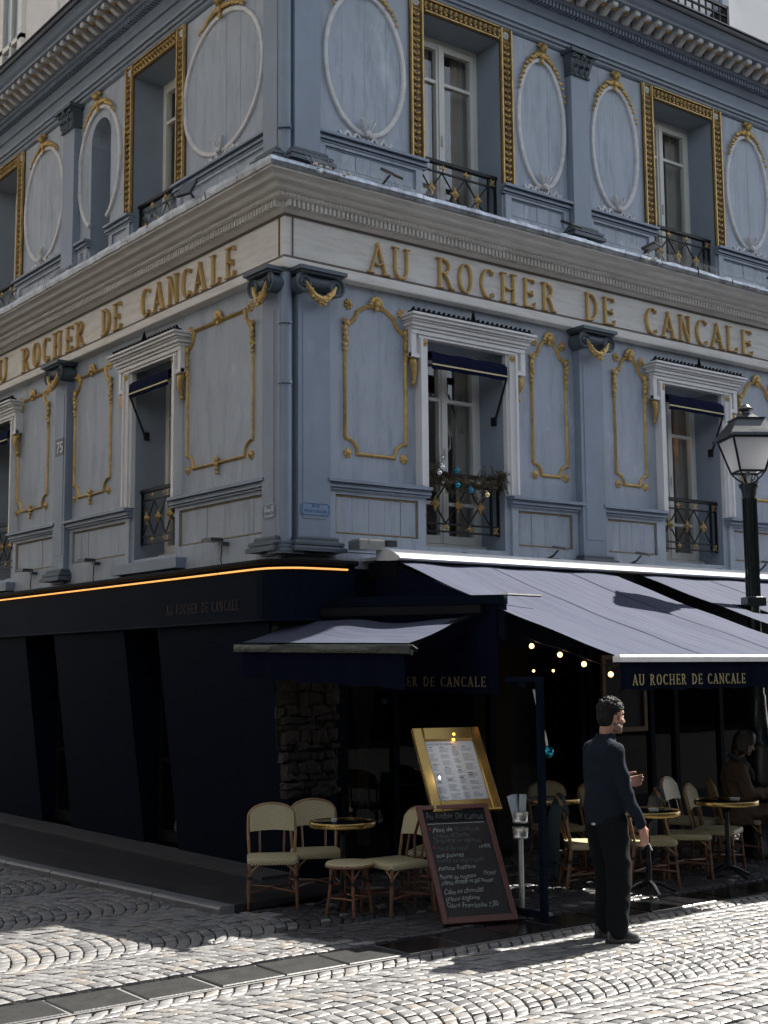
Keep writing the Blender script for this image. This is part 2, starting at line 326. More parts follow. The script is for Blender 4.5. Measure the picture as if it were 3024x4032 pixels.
def copy_tree(o, parent=None):
    c = o.copy(); COL.objects.link(c); c.parent = parent
    for ch in list(o.children): copy_tree(ch, c)
    return c
def arc(cx, cz, rx, rz, a0, a1, n):
    return [(cx+rx*math.cos(R_(a0+(a1-a0)*i/n)), cz+rz*math.sin(R_(a0+(a1-a0)*i/n))) for i in range(n+1)]
def text_mesh(txt, size, depth=0.0, shear=0.0, align='LEFT', space=1.0):
    cu = bpy.data.curves.new('t', 'FONT'); cu.body = txt; cu.size = size; cu.extrude = depth; cu.shear = shear; cu.align_x = align; cu.space_character = space
    cu.resolution_u = 3
    ob = bpy.data.objects.new('t', cu); COL.objects.link(ob)
    dg = bpy.context.evaluated_depsgraph_get(); me = bpy.data.meshes.new_from_object(ob.evaluated_get(dg))
    bpy.data.objects.remove(ob); bpy.data.curves.remove(cu); return me
def text_part(name, txt, size, matn, parent, M, depth=.0006, shear=0.0, align='LEFT', width=None, space=1.0):
    me = text_mesh(txt, size, depth, shear, align, space); me.materials.clear(); me.materials.append(MATS[matn])
    if width:
        xs = [v.co.x for v in me.vertices]; k = width/(max(xs)-min(xs)); me.transform(Matrix.Diagonal((k, 1, 1, 1)))
    me.transform(M); return link(me, name, parent)
# text on a facade-like vertical plane: local x along, faces -y
def face_M(x, d, z): return Matrix.Translation((x, -d, z)) @ Matrix.Rotation(PI/2, 4, 'X')
# ================================================================== the corner building
BLD = thing('corner_building', 'blue painted corner restaurant building with gilded panels and cream name frieze', 'building')
SIDES = {'R': 0.0, 'L': -PI/2}
HR = .0195
halfround = lambda r, h=1.0: [(-r, 0), (-r*.8, r*.65*h), (0, r*1.1*h), (r*.8, r*.65*h), (r, 0)]
WIN = {'R': [(2.245, .545, 0), (5.905, .535, 1)], 'L': [(-2.62, .48, 0), (-7.12, .50, 1)]}      # lower: centre, half opening
UWIN = {'R': [(2.265, .565), (5.92, .58)], 'L': [(-2.705, .545), (-7.22, .56)]}
WZ = (3.17, 5.33); UZ = (6.66, 8.89)
def wall_face(side, a0, a1):
    holes = [(c-h, c+h, *WZ) for c, h, _ in WIN[side]] + [(c-h, c+h, *UZ) for c, h in UWIN[side]]
    if side == 'L': holes.append((-4.40, -3.86, UZ[0], 8.70))
    xs = sorted({a0, a1, *[v for h in holes for v in h[:2]]}); zs = sorted({2.9, 9.8, *[v for h in holes for v in h[2:]]})
    m = MB()
    for i in range(len(xs)-1):
        for j in range(len(zs)-1):
            cx = (xs[i]+xs[i+1])/2; cz = (zs[j]+zs[j+1])/2
            if any(h[0] < cx < h[1] and h[2] < cz < h[3] for h in holes): continue
            m.add([(xs[i], 0, zs[j]), (xs[i+1], 0, zs[j]), (xs[i+1], 0, zs[j+1]), (xs[i], 0, zs[j+1])], [(0, 1, 2, 3)])
    m.build('wall', 'blue_paint', BLD, rz=SIDES[side])
    for (x0, x1, z0, z1) in holes:
        D = .45; r = MB()
        r.add([(x0,0,z0),(x1,0,z0),(x1,0,z1),(x0,0,z1),(x0,D,z0),(x1,D,z0),(x1,D,z1),(x0,D,z1)], [(0,1,5,4),(1,2,6,5),(2,3,7,6),(3,0,4,7)])
        r.build('window_reveal', 'reveal_blue', BLD, rz=SIDES[side])
    if side == 'L':    # arched niche: back and spandrels
        r = MB(); r.add([(-4.40,.44,UZ[0]),(-3.86,.44,UZ[0]),(-3.86,.44,8.7),(-4.40,.44,8.7)], [(0,1,2,3)])
        r.build('niche_back', 'reveal_blue', BLD, rz=SIDES[side])
        s = MB(); A = arc(-4.13, 8.43, .27, .27, 180, 0, 14)
        for i in range(14):
            (xa, za), (xb, zb) = A[i], A[i+1]
            s.add([(xa,-.002,za),(xb,-.002,zb),(xb,-.002,8.72),(xa,-.002,8.72)], [(0,1,2,3)])
            s.add([(xa,-.002,za),(xb,-.002,zb),(xb,.44,zb),(xa,.44,za)], [(0,1,2,3)])
        s.build('niche_arch', 'blue_paint', BLD, rz=SIDES[side])
wall_face('R', 0.0, 14.0); wall_face('L', -14.0, 0.0)
m = MB(); m.box(0.05, 14, .9, 14, 9.5, 9.9); m.box(-.0, 14, 0.0, 14, 9.80, 9.9); m.build('roof_deck', 'zinc_dark', BLD)

# ---- entablatures: one moulding profile mitred round the corner
def entab(name, prof, matn, far=14.0, kind=None):
    m = MB(); n = len(prof)
    vs = []
    for d, z in prof: vs += [(far, -d, z), (-d, -d, z), (-d, far, z)]
    fs = []
    for i in range(n-1):
        a = i*3; b = (i+1)*3
        fs += [(a, a+1, b+1, b), (a+1, a+2, b+2, b+1)]
    m.add(vs, fs); return m.build(name, matn, BLD)
entab('architrave', [(0, 5.735), (.115, 5.74), (.12, 5.755), (.12, 5.815), (.105, 5.822), (.085, 5.845)], 'frieze_stone')
entab('frieze_joint', [(.085, 5.846), (.078, 5.862), (.078, 5.872)], 'stone_joint')
entab('frieze', [(.062, 5.873), (.062, 6.262)], 'frieze_stone')
entab('frieze_joint', [(.075, 6.263), (.078, 6.27), (.082, 6.282)], 'stone_joint')
entab('frieze_moulding', [(.083, 6.283), (.12, 6.305), (.13, 6.31), (.13, 6.385), (.215, 6.388), (.225, 6.40), (.235, 6.418), (.24, 6.428)], 'cream_stone')
entab('cornice', [(.24, 6.429), (.285, 6.432), (.30, 6.44), (.315, 6.462), (.325, 6.475), (.39, 6.480), (.40, 6.492), (.41, 6.507), (.435, 6.52), (.475, 6.528), (.48, 6.538), (.48, 6.548)], 'cream_stone')
entab('cornice_soffit_upper', [(0, 9.04), (.03, 9.045), (.05, 9.06), (.055, 9.085), (.085, 9.09), (.09, 9.12), (.12, 9.125), (.125, 9.15), (.05, 9.16), (.05, 9.34), (.08, 9.345), (.10, 9.37), (.13, 9.40), (.14, 9.41), (.14, 9.475), (.24, 9.478), (.26, 9.495), (.28, 9.50), (.28, 9.575), (.55, 9.58), (.56, 9.60), (.60, 9.62), (.64, 9.655), (.67, 9.67)], 'blue_pilaster')
entab('gutter_upper', [(.67, 9.671), (.70, 9.675), (.71, 9.70), (.70, 9.735), (.72, 9.74), (.72, 9.755), (.0, 9.86)], 'zinc_dark')
# zinc gutter flashing in separate sheets with a ragged lip
def zinc_sheets():
    for side in 'RL':
        a = -.50; k = 0
        while a < 8.2:
            L = .55 + .1*random.random(); b = min(a+L, 8.6); m = MB(); n = 7
            pr = []
            for i in range(n+1):
                t = a+(b-a)*i/n - (0.0 if 0 < i < n else 0); j = random.uniform(-.006, .006)
                pr.append([(t, .472, 6.545+j*.6), (t, .50+j, 6.548), (t, .515+j, 6.585), (t, .512+j, 6.622+random.uniform(-.008, .006)), (t, .49, 6.634+j), (t, .03, 6.72)])
            if k == 0:
                for i in range(n+1):
                    for q in range(6):
                        d = pr[i][q][1]; tt = pr[i][q][0]; pr[i][q] = (max(tt, -d), d, pr[i][q][2]) if i else (-d, d, pr[i][q][2])
            g = lambda t: (t[0], -t[1], t[2])
            vs = [g(q) if side == 'R' else (-q[0], -q[1], q[2]) for row in pr for q in row]
            fs = [(i*6+q, (i+1)*6+q, (i+1)*6+q+1, i*6+q+1) for i in range(n) for q in range(5)]
            m.add(vs, fs); m.build('zinc_sheet', 'zinc', BLD, rz=SIDES[side]); a = b+.004; k += 1
zinc_sheets()
for side in 'RL':   # dentil and bead rows: hundreds of a kind, a few pixels each
    sg = 1 if side == 'R' else -1
    m = MB(); a = -.10
    while a < 8.4:
        x0, x1 = sorted((sg*a, sg*(a+.029))); m.fbox(x0, x1, .128, .195, 6.318, 6.386); a += .052
    m.build('dentil_row', 'cream_stone', BLD, rz=SIDES[side], kind='stuff')
    m = MB(); a = -.2
    while a < 8.4:
        m.ball((sg*a, -.232, 6.408), .019, 6, 4, (1, .6, 1)); a += .045
    m.build('bead_row', 'cream_stone', BLD, rz=SIDES[side], kind='stuff')
    m = MB(); a = -.10
    while a < 8.8:
        x0, x1 = sorted((sg*a, sg*(a+.03))); m.fbox(x0, x1, .138, .225, 9.415, 9.474); a += .055
    m.build('dentil_row', 'blue_pilaster', BLD, rz=SIDES[side], kind='stuff')
# modillions with a gilded flower between each pair
mod = MB()
mod.ribbon([(0, 0)], [(0, 0)]) if False else None
pr_ = [(.285, 9.578), (.285, 9.50), (.33, 9.49), (.36, 9.505), (.42, 9.545), (.47, 9.535), (.50, 9.54), (.52, 9.578)]
mod.prism([(-.035, -d, z) for d, z in pr_], (.07, 0, 0)); mod.tube([(-.036, -.50, 9.55), (.036, -.50, 9.55)], .026, 8); mod.tube([(-.036, -.32, 9.515), (.036, -.32, 9.515)], .03, 8)
mod_me = mod.mesh('modillion', 'rope_stone')
fl = MB()
for i in range(5):
    a = 2*PI*i/5; fl.ball((.030*math.cos(a), -.41+.030*math.sin(a), 9.567), .024, 6, 4, (1, 1, .6))
fl.ball((0, -.41, 9.556), .02, 6, 4); fl.ball((0, -.287, 9.54), .025, 6, 4, (1, .5, 1.2)); fl_me = fl.mesh('modillion_flower', 'gold')
for side in 'RL':
    sg = 1 if side == 'R' else -1
    for i in range(42):
        a = sg*(.02+.19*i)
        if abs(a) > 7.9: continue
        o = link(mod_me, 'modillion', BLD, SIDES[side], loc=(a, 0, 0) if side == 'R' else (0, -a, 0))
        b = a+sg*.095; link(fl_me, 'modillion_flower', BLD, SIDES[side], loc=(b, 0, 0) if side == 'R' else (0, -b, 0))

# ---- lettering on the frieze: raised serif letters, strokes as (points, half width list)
def glyph(ch):
    T, t = .064, .034      # thick / thin half widths, in units of letter height
    sf = lambda x, z, w=.13: ([(x-w, z), (x+w, z)], .028)
    g = {
     'A': (.66, [([(.07, 0), (.34, 1.0)], t), ([(.30, 1.0), (.58, 0)], T*.9), ([(.18, .36), (.32, .27), (.46, .36)], .028), sf(.08, .02, .10), sf(.575, .02, .12)]),
     'U': (.70, [([(.13, 1), (.13, .32)]+arc(.35, .32, .22, .29, 180, 360, 12)+[(.57, .32), (.57, 1)], None), sf(.13, .98, .12), sf(.57, .98, .10)]),
     'R': (.72, [([(.15, 0), (.15, 1)], T*.85), ([(.15, .965)]+arc(.24, .74, .24, .228, 90, -90, 12)+[(.15, .51)], None), ([(.27, .51), (.42, .32), (.52, .06), (.66, .02)], T*.6), sf(.15, .02, .12), sf(.12, .975, .10)]),
     'O': (.70, [(arc(.35, .5, .25, .475, 0, 360, 28), 'ring')]),
     'C': (.68, [(arc(.38, .5, .27, .475, 48, 312, 24), 'c'), ([(.56, .80), (.59, .93)], .03), ([(.56, .20), (.60, .07)], .03)]),
     'H': (.76, [([(.15, 0), (.15, 1)], T*.8), ([(.60, 0), (.60, 1)], T*.8), ([(.15, .52), (.37, .44), (.60, .52)], .03), sf(.15, .02, .12), sf(.60, .02, .12), sf(.15, .98, .12), sf(.60, .98, .12)]),
     'E': (.62, [([(.16, 0), (.16, 1)], T*.85), ([(.08, .97), (.52, .97), (.55, .84)], .03), ([(.08, .03), (.54, .03), (.58, .19)], .032), ([(.16, .5), (.42, .48), (.46, .58)], .028), ([(.42, .48), (.47, .38)], .025)]),
     'D': (.74, [([(.15, 0), (.15, 1)], T*.8), ([(.06, .97)]+arc(.22, .5, .40, .465, 88, -88, 18)+[(.06, .03)], None)]),
     'N': (.76, [([(.14, 0), (.14, 1)], t), ([(.13, 1), (.62, 0)], T*.8), ([(.62, 0), (.62, 1)], t), sf(.14, .02, .11), sf(.60, .98, .11), sf(.11, .98, .08)]),
     'L': (.60, [([(.16, 0), (.16, 1)], T*.85), ([(.08, .03), (.53, .03), (.57, .20)], .032), sf(.16, .98, .12)]),
    }[ch]
    return g
def letter_mesh(ch, x0, x1, z0, h, depth, matn, flat=False):
    w, strokes = glyph(ch); kx = (x1-x0)/(w*h+1e-9); m = MB()
    for i, (pts, wd) in enumerate(strokes):
        P = [(x0+px*h*kx, z0+pz*h) for px, pz in pts]; n = len(P); ws = None; closed = False; base = .04*h
        if wd == 'ring':
            ws = [.7+.85*abs(math.cos(2*PI*k/28)) for k in range(28)]; P = P[:-1]; closed = True
        elif wd == 'c':
            ws = [.6+1.0*max(0, -math.cos(R_(48+264*k/24))) for k in range(n)]
        elif wd is None:
            ws = [1.3]*n
        else:
            base = wd*h
        dep = depth*(1+.06*i)
        if flat: prof = [(-base, 0), (-base, dep), (base, dep), (base, 0)]
        else: prof = [(-base, 0), (-base, dep*.55), (-base*.35, dep), (base*.35, dep), (base, dep*.55), (base, 0)]
        m.ribbon(P, prof, 0, closed, ws)
    return m.mesh('letter', matn)
LET_R = [('A',.92,1.176),('U',1.222,1.462),('R',1.802,2.067),('O',2.098,2.324),('C',2.408,2.626),('H',2.699,2.951),('E',3.033,3.229),('R',3.320,3.56),
         ('D',4.009,4.236),('E',4.292,4.510),('C',5.028,5.25),('A',5.32,5.572),('N',5.634,5.86),('C',5.949,6.187),('A',6.234,6.488),('L',6.53,6.765),('E',6.829,7.07)]
LET_L = [('E',1.014,.801),('L',1.31,1.104),('A',1.646,1.394),('C',1.924,1.694),('N',2.222,1.974),('A',2.55,2.304),('C',2.857,2.614),('E',3.569,3.33),('D',3.861,3.615),
         ('R',4.592,4.301),('E',4.889,4.657),('H',5.251,4.997),('C',5.581,5.347),('O',5.906,5.665),('R',6.257,5.978),('U',7.076,6.77),('A',7.45,7.16)]
for ch, a, b in LET_R: link(letter_mesh(ch, a, b, 5.872, .325, .04, 'gold_letter'), 'letter', BLD, 0, (0, -.064, 0))
for ch, a, b in LET_L: link(letter_mesh(ch, -a, -b, 5.872, .325, .04, 'gold_letter'), 'letter', BLD, -PI/2, (-.064, 0, 0))

# ---- pilasters, their bases and capitals
def pil(side, a0, a1, up=False):
    rz = SIDES[side]; z0, z1 = (6.72, 9.04) if up else (3.0, 5.70)
    m = MB(); m.fbox(a0, a1, -.02, .10, z0, z1)
    if not up: m.fbox(a0+.05, a1-.05, .09, .106, 3.35, 5.35)
    m.build('pilaster', 'blue_pilaster', BLD, rz=rz)
    m = MB()
    zb = 6.80 if up else 3.03
    for k, (dz, e, h) in enumerate([(0, .115, .045), (.047, .09, .012), (.062, .095, .035), (.10, .06, .012), (.115, .055, .03)]):
        m.bevbox(a0-e, a1+e, -.10-e, .01, zb+dz, zb+dz+h, min(.012, h*.4))
    m.build('pilaster_base', 'slate_blue', BLD, rz=rz)
def ionic(side, c, w):
    rz = SIDES[side]; m = MB(); zc = 5.60; hw = w/2
    m.fbox(c-hw-.10, c+hw+.10, 0, .27, 5.705, 5.742); m.fbox(c-hw-.075, c+hw+.075, 0, .24, 5.685, 5.706)
    m.tube([(c-hw, -.13, 5.625), (c+hw, -.13, 5.625)], .075, 12)
    for k in range(9):
        x = c-hw+w*(k+.5)/9; m.ball((x, -.165, 5.625), .05, 6, 5, (.38, .9, 1.15))
    for sgn in (-1, 1):
        vx = c+sgn*(hw+.01); sp = []
        for k in range(26):
            t = k/25; an = PI/2+sgn*(-1)*t*3.6*PI; r = .088*(1-t)+.016; sp.append((vx+r*math.cos(an), -.205, zc-.01+r*math.sin(an)))
        m.tube(sp, [.017*(1-.4*k/25) for k in range(26)], 6); m.tube([(vx, -.02, zc-.01), (vx, -.20, zc-.01)], .088, 18); m.ball((vx, -.21, zc-.01), .02, 8, 5)
    m.build('capital', 'slate_blue', BLD, smooth=True, rz=rz)
    g = MB(); rnd = random.Random(3)
    for k in range(58):
        t = rnd.random(); x = c+(t*2-1)*(hw-.005); sag = (1-(2*t-1)**2); z = 5.585-.15*sag; thick = .016+.034*sag
        g.ball((x+rnd.uniform(-.01, .01), -.175-rnd.uniform(0, .06)*sag-.02, z+rnd.uniform(-thick, thick)), rnd.uniform(.012, .020), 6, 4)
    g.tube([(c-(hw+.0), -.215, 5.60), (c-hw*.8, -.215, 5.54), (c-hw*.45, -.21, 5.475), (c, -.215, 5.44), (c+hw*.45, -.21, 5.475), (c+hw*.8, -.215, 5.54), (c+hw, -.215, 5.60)], [.014, .024, .036, .042, .036, .024, .012], 8)
    g.build('gilded_swag', 'gold', BLD, smooth=True, rz=rz)
def corinthian(side, c, w):
    rz = SIDES[side]; m = MB(); hw = w/2
    m.prism([(c-hw, -.11, 8.77), (c+hw, -.11, 8.77), (c+hw+.05, -.16, 9.0), (c-hw-.05, -.16, 9.0)], (0, .12, 0))
    m.fbox(c-hw-.075, c+hw+.075, 0, .20, 9.0, 9.045); m.fbox(c-hw-.015, c+hw+.015, 0, .125, 8.755, 8.775)
    for row, (z, n, e) in enumerate([(8.83, 3, 0), (8.91, 4, .012)]):
        for k in range(n):
            x = c-hw+w*(k+.5)/n
            m.ball((x, -.125-e, z-.02), w/n*.42, 8, 6, (.85, .5, 1.5)); m.ball((x, -.155-e, z+.045), w/n*.30, 8, 5, (1, .9, .6))
            m.tube([(x, -.15-e, z-.05), (x, -.165-e, z), (x, -.18-e, z+.04)], .007, 5)
    for sgn in (-1, 1):
        sp = [(c+sgn*(hw+.01)+.035*(1-k/12)*math.cos(sgn*k*.7), -.17, 8.965+.035*(1-k/12)*math.sin(k*.7)) for k in range(12)]
        m.tube(sp, .010, 5)
    m.ball((c, -.18, 8.985), .028, 8, 5, (1, .6, 1))
    m.build('capital', 'slate_blue', BLD, smooth=True, rz=rz)
for side, lst in {'R': [(.07, .44), (3.88, 4.25)], 'L': [(-.27, -.01), (-5.10, -4.77)]}.items():
    for a0, a1 in lst: pil(side, a0, a1); ionic(side, (a0+a1)/2, (a1-a0)-.02)
for side, lst in {'R': [(.03, .33), (3.865, 4.145)], 'L': [(-.27, -.02), (-5.04, -4.70)]}.items():
    for a0, a1 in lst: pil(side, a0, a1, True); corinthian(side, (a0+a1)/2, a1-a0)
m = MB()       # slender shaft filling the angle between the two corner pilasters
m.tube([(-.035, -.035, 2.98), (-.035, -.035, 5.70)], .062, 12); m.tube([(-.035, -.035, 6.7), (-.035, -.035, 9.04)], .055, 12)
m.box(-.10, 0.03, -.04, .03, 2.98, 5.73); m.box(-.09, 0.03, -.04, .03, 6.6, 9.0); m.tube([(-.05, -.05, 7.13), (-.05, -.05, 7.17)], .085, 4)
m.build('corner_shaft', 'blue_pilaster', BLD, smooth=True)
for M_, k in ((0, 1), (-PI/2, -1)):      # beaded border closing the frieze beside the corner
    m = MB(); m.fbox(*sorted((k*.02, k*.032)), .06, .075, 5.875, 6.26)
    m.build('frieze_border', 'stone_joint', BLD, rz=M_)
m = MB()
for z0, z1, e in ((3.0, 3.046, .13), (3.045, 3.086, .10), (3.085, 3.12, .075)): m.bevbox(-.10-e*.6, .08, -.10-e*.6, .05, z0, z1, .01)
m.build('corner_shaft_base', 'slate_blue', BLD)
for z0, z1 in ((4.62, 4.65), (5.2, 5.215)): m = MB(); m.tube([(-.045, -.045, z0), (-.045, -.045, z1)], .072, 12); m.build('shaft_ring', 'blue_pilaster', BLD)

# ---- dado mouldings and panelled dado with separate boards
def dado(side, a0, a1, up=False, ends=(1, 1)):
    rz = SIDES[side]; z = 7.128 if up else 3.655; e0, e1 = a0-.045*ends[0], a1+.045*ends[1]
    m = MB()
    for k, (dz, h, d) in enumerate([(0, .022, .022), (.024, .026, .045), (.052, .018, .035), (.072, .032, .075)]):
        m.bevbox(e0, e1, -d-(.045 if not up else .02), .01, z+dz, z+dz+h, .006)
    m.build('dado_moulding', 'blue_pilaster', BLD, rz=rz)
    p0, p1, q0, q1 = a0+.10, a1-.10, (6.90, 7.085) if up else (3.245, 3.605), None
    zb0, zb1 = q0
    m = MB()
    lo = 6.70 if up else 3.06
    m.fbox(a0, a1, 0, .032, zb1+.012, z+.005); m.fbox(a0, a1, 0, .032, lo, zb0-.012)
    m.fbox(a0, p0-.012, 0, .032, zb0-.012, zb1+.012); m.fbox(p1+.012, a1, 0, .032, zb0-.012, zb1+.012)
    m.build('dado_frame', 'blue_paint', BLD, rz=rz)
    n = max(2, round((p1-p0)/.19)); w = (p1-p0)/n
    for k in range(n):
        b = MB(); dd = random.uniform(.006, .012); b.bevbox(p0+k*w+.002, p0+(k+1)*w-.002, -dd, .0, zb0, zb1, .002); b.build('board', 'blue_paint', BLD, rz=rz)
    fr = MB(); r = .011
    fr.ribbon([(p0, zb0), (p1, zb0), (p1, zb1), (p0, zb1)], halfround(r), .008, True)
    fr.build('panel_bead', 'blue_pilaster' if up else 'gold_leaf_old', BLD, rz=rz)
for side, lst in {'R': [(.46, 1.66), (2.87, 3.87), (4.26, 5.27), (6.53, 7.75)], 'L': [(-2.10, -.28), (-4.76, -3.17), (-6.52, -5.11)]}.items():
    for a0, a1 in lst: dado(side, a0, a1)
for side, lst in {'R': [(.35, 1.68), (2.86, 3.85), (4.16, 5.30), (6.53, 7.75)], 'L': [(-2.14, -.28), (-3.82, -3.28), (-4.69, -4.43), (-6.62, -5.06)]}.items():
    for a0, a1 in lst: dado(side, a0, a1, True)
m = MB(); m.fbox(.0, 14, -.02, .05, 2.9, 3.0); m.fbox(0, 14, 0, .03, 3.0, 3.05); m.build('plinth_band', 'blue_paint', BLD)
m = MB(); m.fbox(-14, 0, -.02, .045, 2.9, 3.06); m.build('plinth_band', 'blue_paint', BLD, rz=-PI/2)

# ---- gilded panel frames on the first floor
def rosette(m, x, z, r, d=0.0):
    m.ball((x, -d, z), r*.72, 10, 6, (1, .9, 1))
    for k in range(7):
        a = 2*PI*k/7; m.ball((x+r*.72*math.cos(a), -d-.004, z+r*.72*math.sin(a)), r*.36, 6, 4, (1, .7, 1))
    m.ball((x, -d-r*.62, z), r*.3, 6, 4)
def acanthus(m, x, z0, z1, sg, w=.03):
    n = 6
    for k in range(n):
        t = k/(n-1); z = z0+(z1-z0)*t
        m.ball((x+sg*.012*math.sin(k*2.2), -.022, z), w*(1-.45*(1-t)), 8, 5, (.75, .7, 1.25))
        m.ball((x+sg*w*.55, -.018, z+.012), w*.42, 6, 4, (1, .7, .7)); m.ball((x-sg*w*.5, -.016, z+.004), w*.34, 6, 4, (1, .7, .8))
    sp = [(x+sg*.012+.028*(1-k/11)*math.cos(PI/2-sg*k*.75), -.028, z1+.03+.028*(1-k/11)*math.sin(PI/2-sg*k*.75)) for k in range(11)]
    m.tube(sp, .009, 5)
def gold_panel(side, c, hw, pendant=False):
    rz = SIDES[side]; zb, zt = 4.035, 5.515; r = min(.15, hw*.48); top = []
    path = [(c-hw, 5.32), (c-hw, zb+r)] + arc(c-hw, zb, r, r, 90, 0, 7) + arc(c+hw, zb, r, r, 180, 90, 7) + [(c+hw, 5.32)]
    fr = MB(); fr.ribbon(path, halfround(HR, 1.2))
    if hw > .5 or pendant:
        tp = arc(c-hw, zt, r, r*1.15, 270, 360, 7) + arc(c+hw, zt, r, r*1.15, 180, 270, 7)
    else:
        tp = arc(c-hw, zt-.02, r, r*1.1, 270, 350, 7) + [(c-hw*.32, 5.535), (c, 5.56), (c+hw*.32, 5.535)] + arc(c+hw, zt-.02, r, r*1.1, 190, 270, 7)
    fr.ribbon(tp, halfround(HR*1.15, 1.3))
    f = fr.build('gilded_panel_frame', 'gold', BLD, smooth=True, rz=rz)
    for sg in (-1, 1):
        for x, z, r in ((c+sg*(hw-.03), zb-.0, .05), (c+sg*(hw-.045), zt+.015, .055)):
            o = MB(); rosette(o, x, z, r); o.build('gilded_rosette', 'gold', f, smooth=True)
        o = MB(); acanthus(o, c+sg*hw, 5.06, 5.33, sg, .040); o.build('gilded_acanthus', 'gold', f, smooth=True)
    o = MB(); zc = zt+.03 if hw > .5 or pendant else zt+.065
    for k in range(7):      # shell
        a = R_(20+140*k/6); o.ball((c+.055*math.cos(a), -.03, zc+.055*math.sin(a)), .027, 8, 5, (1, .6, 1.1))
    o.ball((c, -.035, zc), .038, 8, 6, (1, .8, 1)); o.ball((c, -.03, zc-.05), .024, 8, 5, (.9, .7, 1.5))
    o.ball((c-.065, -.025, zc-.012), .024, 8, 5, (1.4, .6, .8)); o.ball((c+.065, -.025, zc-.012), .024, 8, 5, (1.4, .6, .8))
    o.build('gilded_shell', 'gold', f, smooth=True)
    if pendant:
        o = MB()
        for k in range(4): o.ball((c, -.03, zb+.03-.045*k), .034-.004*k, 8, 5, (1, .8, 1.1))
        o.ball((c-.045, -.02, zb), .02, 6, 4, (1.5, .6, .8)); o.ball((c+.045, -.02, zb), .02, 6, 4, (1.5, .6, .8))
        o.build('gilded_pendant', 'gold', f, smooth=True)
for side, lst in {'R': [(1.065, .38, 0), (3.485, .265, 0), (4.805, .262, 0), (7.20, .35, 0)], 'L': [(-1.245, .655, 1), (-4.215, .49, 1), (-6.0, .485, 1)]}.items():
    for c, hw, p in lst: gold_panel(side, c, hw, bool(p))

# ---- oval rope frames on the second floor
def oval(side, c, hw, zc=8.08, hz=.755, gap=None):
    rz = SIDES[side]; m = MB()
    A = arc(c, zc, hw, hz, -90, 270, 56)[:-1] if not gap else arc(c, zc, hw, hz, -90+gap, 270-gap, 48)
    m.ribbon(A, [(-.029, 0), (-.031, .016), (-.021, .032), (0, .038), (.021, .032), (.031, .016), (.029, 0)], 0, closed=not gap)
    f = m.build('oval_frame', 'rope_stone', BLD, smooth=True, rz=rz)
    g = MB(); rnd = random.Random(int(abs(c)*100)); zt = zc+hz     # gilded mask with leaf sprays
    g.ball((c, -.075, zt+.13), .052, 10, 8, (.85, .9, 1.15)); g.ball((c, -.118, zt+.12), .013, 6, 5, (.9, 1, 1.6)); g.ball((c, -.04, zt+.175), .05, 10, 6, (1.1, .8, .7))
    g.ball((c-.02, -.115, zt+.14), .009, 6, 4); g.ball((c+.02, -.115, zt+.14), .009, 6, 4); g.ball((c, -.108, zt+.095), .014, 6, 4, (1.4, .7, .5))
    g.ball((c, -.05, zt+.05), .045, 8, 6, (.9, .8, 1.3)); g.ball((c, -.05, zt-.02), .03, 8, 6, (.9, .8, 1.5))
    for sg in (-1, 1):
        for k in range(11):
            t = k/10; a = R_(90+sg*(6+42*t*.52/max(.3, hw)));  x = c+(hw+.03)*math.cos(a); z = zc+(hz+.03)*math.sin(a)+.02
            g.ball((x+rnd.uniform(-.012, .012), -.045, z+rnd.uniform(-.008, .02)), .036*(1-.5*t), 7, 5, (1.2, .7, .85))
            g.ball((x+rnd.uniform(-.02, .02), -.03, z+.028), .02*(1-.4*t), 6, 4, (.7, .7, 1.3))
        sp = [(c+sg*(.075+.03*(1-k/12)*math.cos(k*.7)), -.055, zt+.055+.03*(1-k/12)*math.sin(k*.7)) for k in range(12)]
        g.tube(sp, .009, 5)
    g.build('gilded_mask', 'gold', f, smooth=True)
    if gap: return
    b = MB(); zb = zc-hz
    for sg in (-1, 1):
        lp = [(c+sg*.03, -.05, zb+.02), (c+sg*.055, -.065, zb+.08), (c+sg*.085, -.065, zb+.135), (c+sg*.062, -.06, zb+.15), (c+sg*.03, -.06, zb+.10), (c+sg*.008, -.05, zb+.03)]
        b.tube(lp, [.010, .020, .022, .02, .018, .01], 8, flat=.6)
    b.ball((c, -.062, zb), .036, 10, 6, (1, .7, 1.1))
    w = min(.31, hw*.75)
    for sg in (-1, 1):
        P = []
        for k in range(25):
            t = k/24; P.append((c+sg*(.02+w*t), zb-.052-.034*math.sin(t*5.2*PI)*(1-.15*t)+.01))
        b.ribbon(P if sg > 0 else P, [(-.016, 0), (-.014, .022), (.014, .03), (.016, 0)])
    b.build('ribbon_bow', 'rope_stone', f, smooth=True)
for side, lst in {'R': [(.95, .50), (3.455, .36), (4.67, .385), (7.19, .42)], 'L': [(-1.21, .80), (-5.80, .615)]}.items():
    for c, hw in lst: oval(side, c, hw)
oval('L', -4.15, .57, gap=24)
# board joints behind the ovals: flush planks with a fine gap
for side, lst in {'R': [(.38, 1.51), (3.0, 3.85), (4.16, 5.14), (6.68, 7.75)], 'L': [(-1.98, -.29), (-6.48, -5.06)]}.items():
    for a0, a1 in lst:
        n = max(3, round((a1-a0)/.27)); w = (a1-a0)/n
        for k in range(n):
            b = MB(); dd = random.uniform(.004, .0075); b.bevbox(a0+k*w+.0012, a0+(k+1)*w-.0012, -dd, 0, 7.27, 9.035, .0015); b.build('board', 'blue_paint', BLD, rz=SIDES[side])

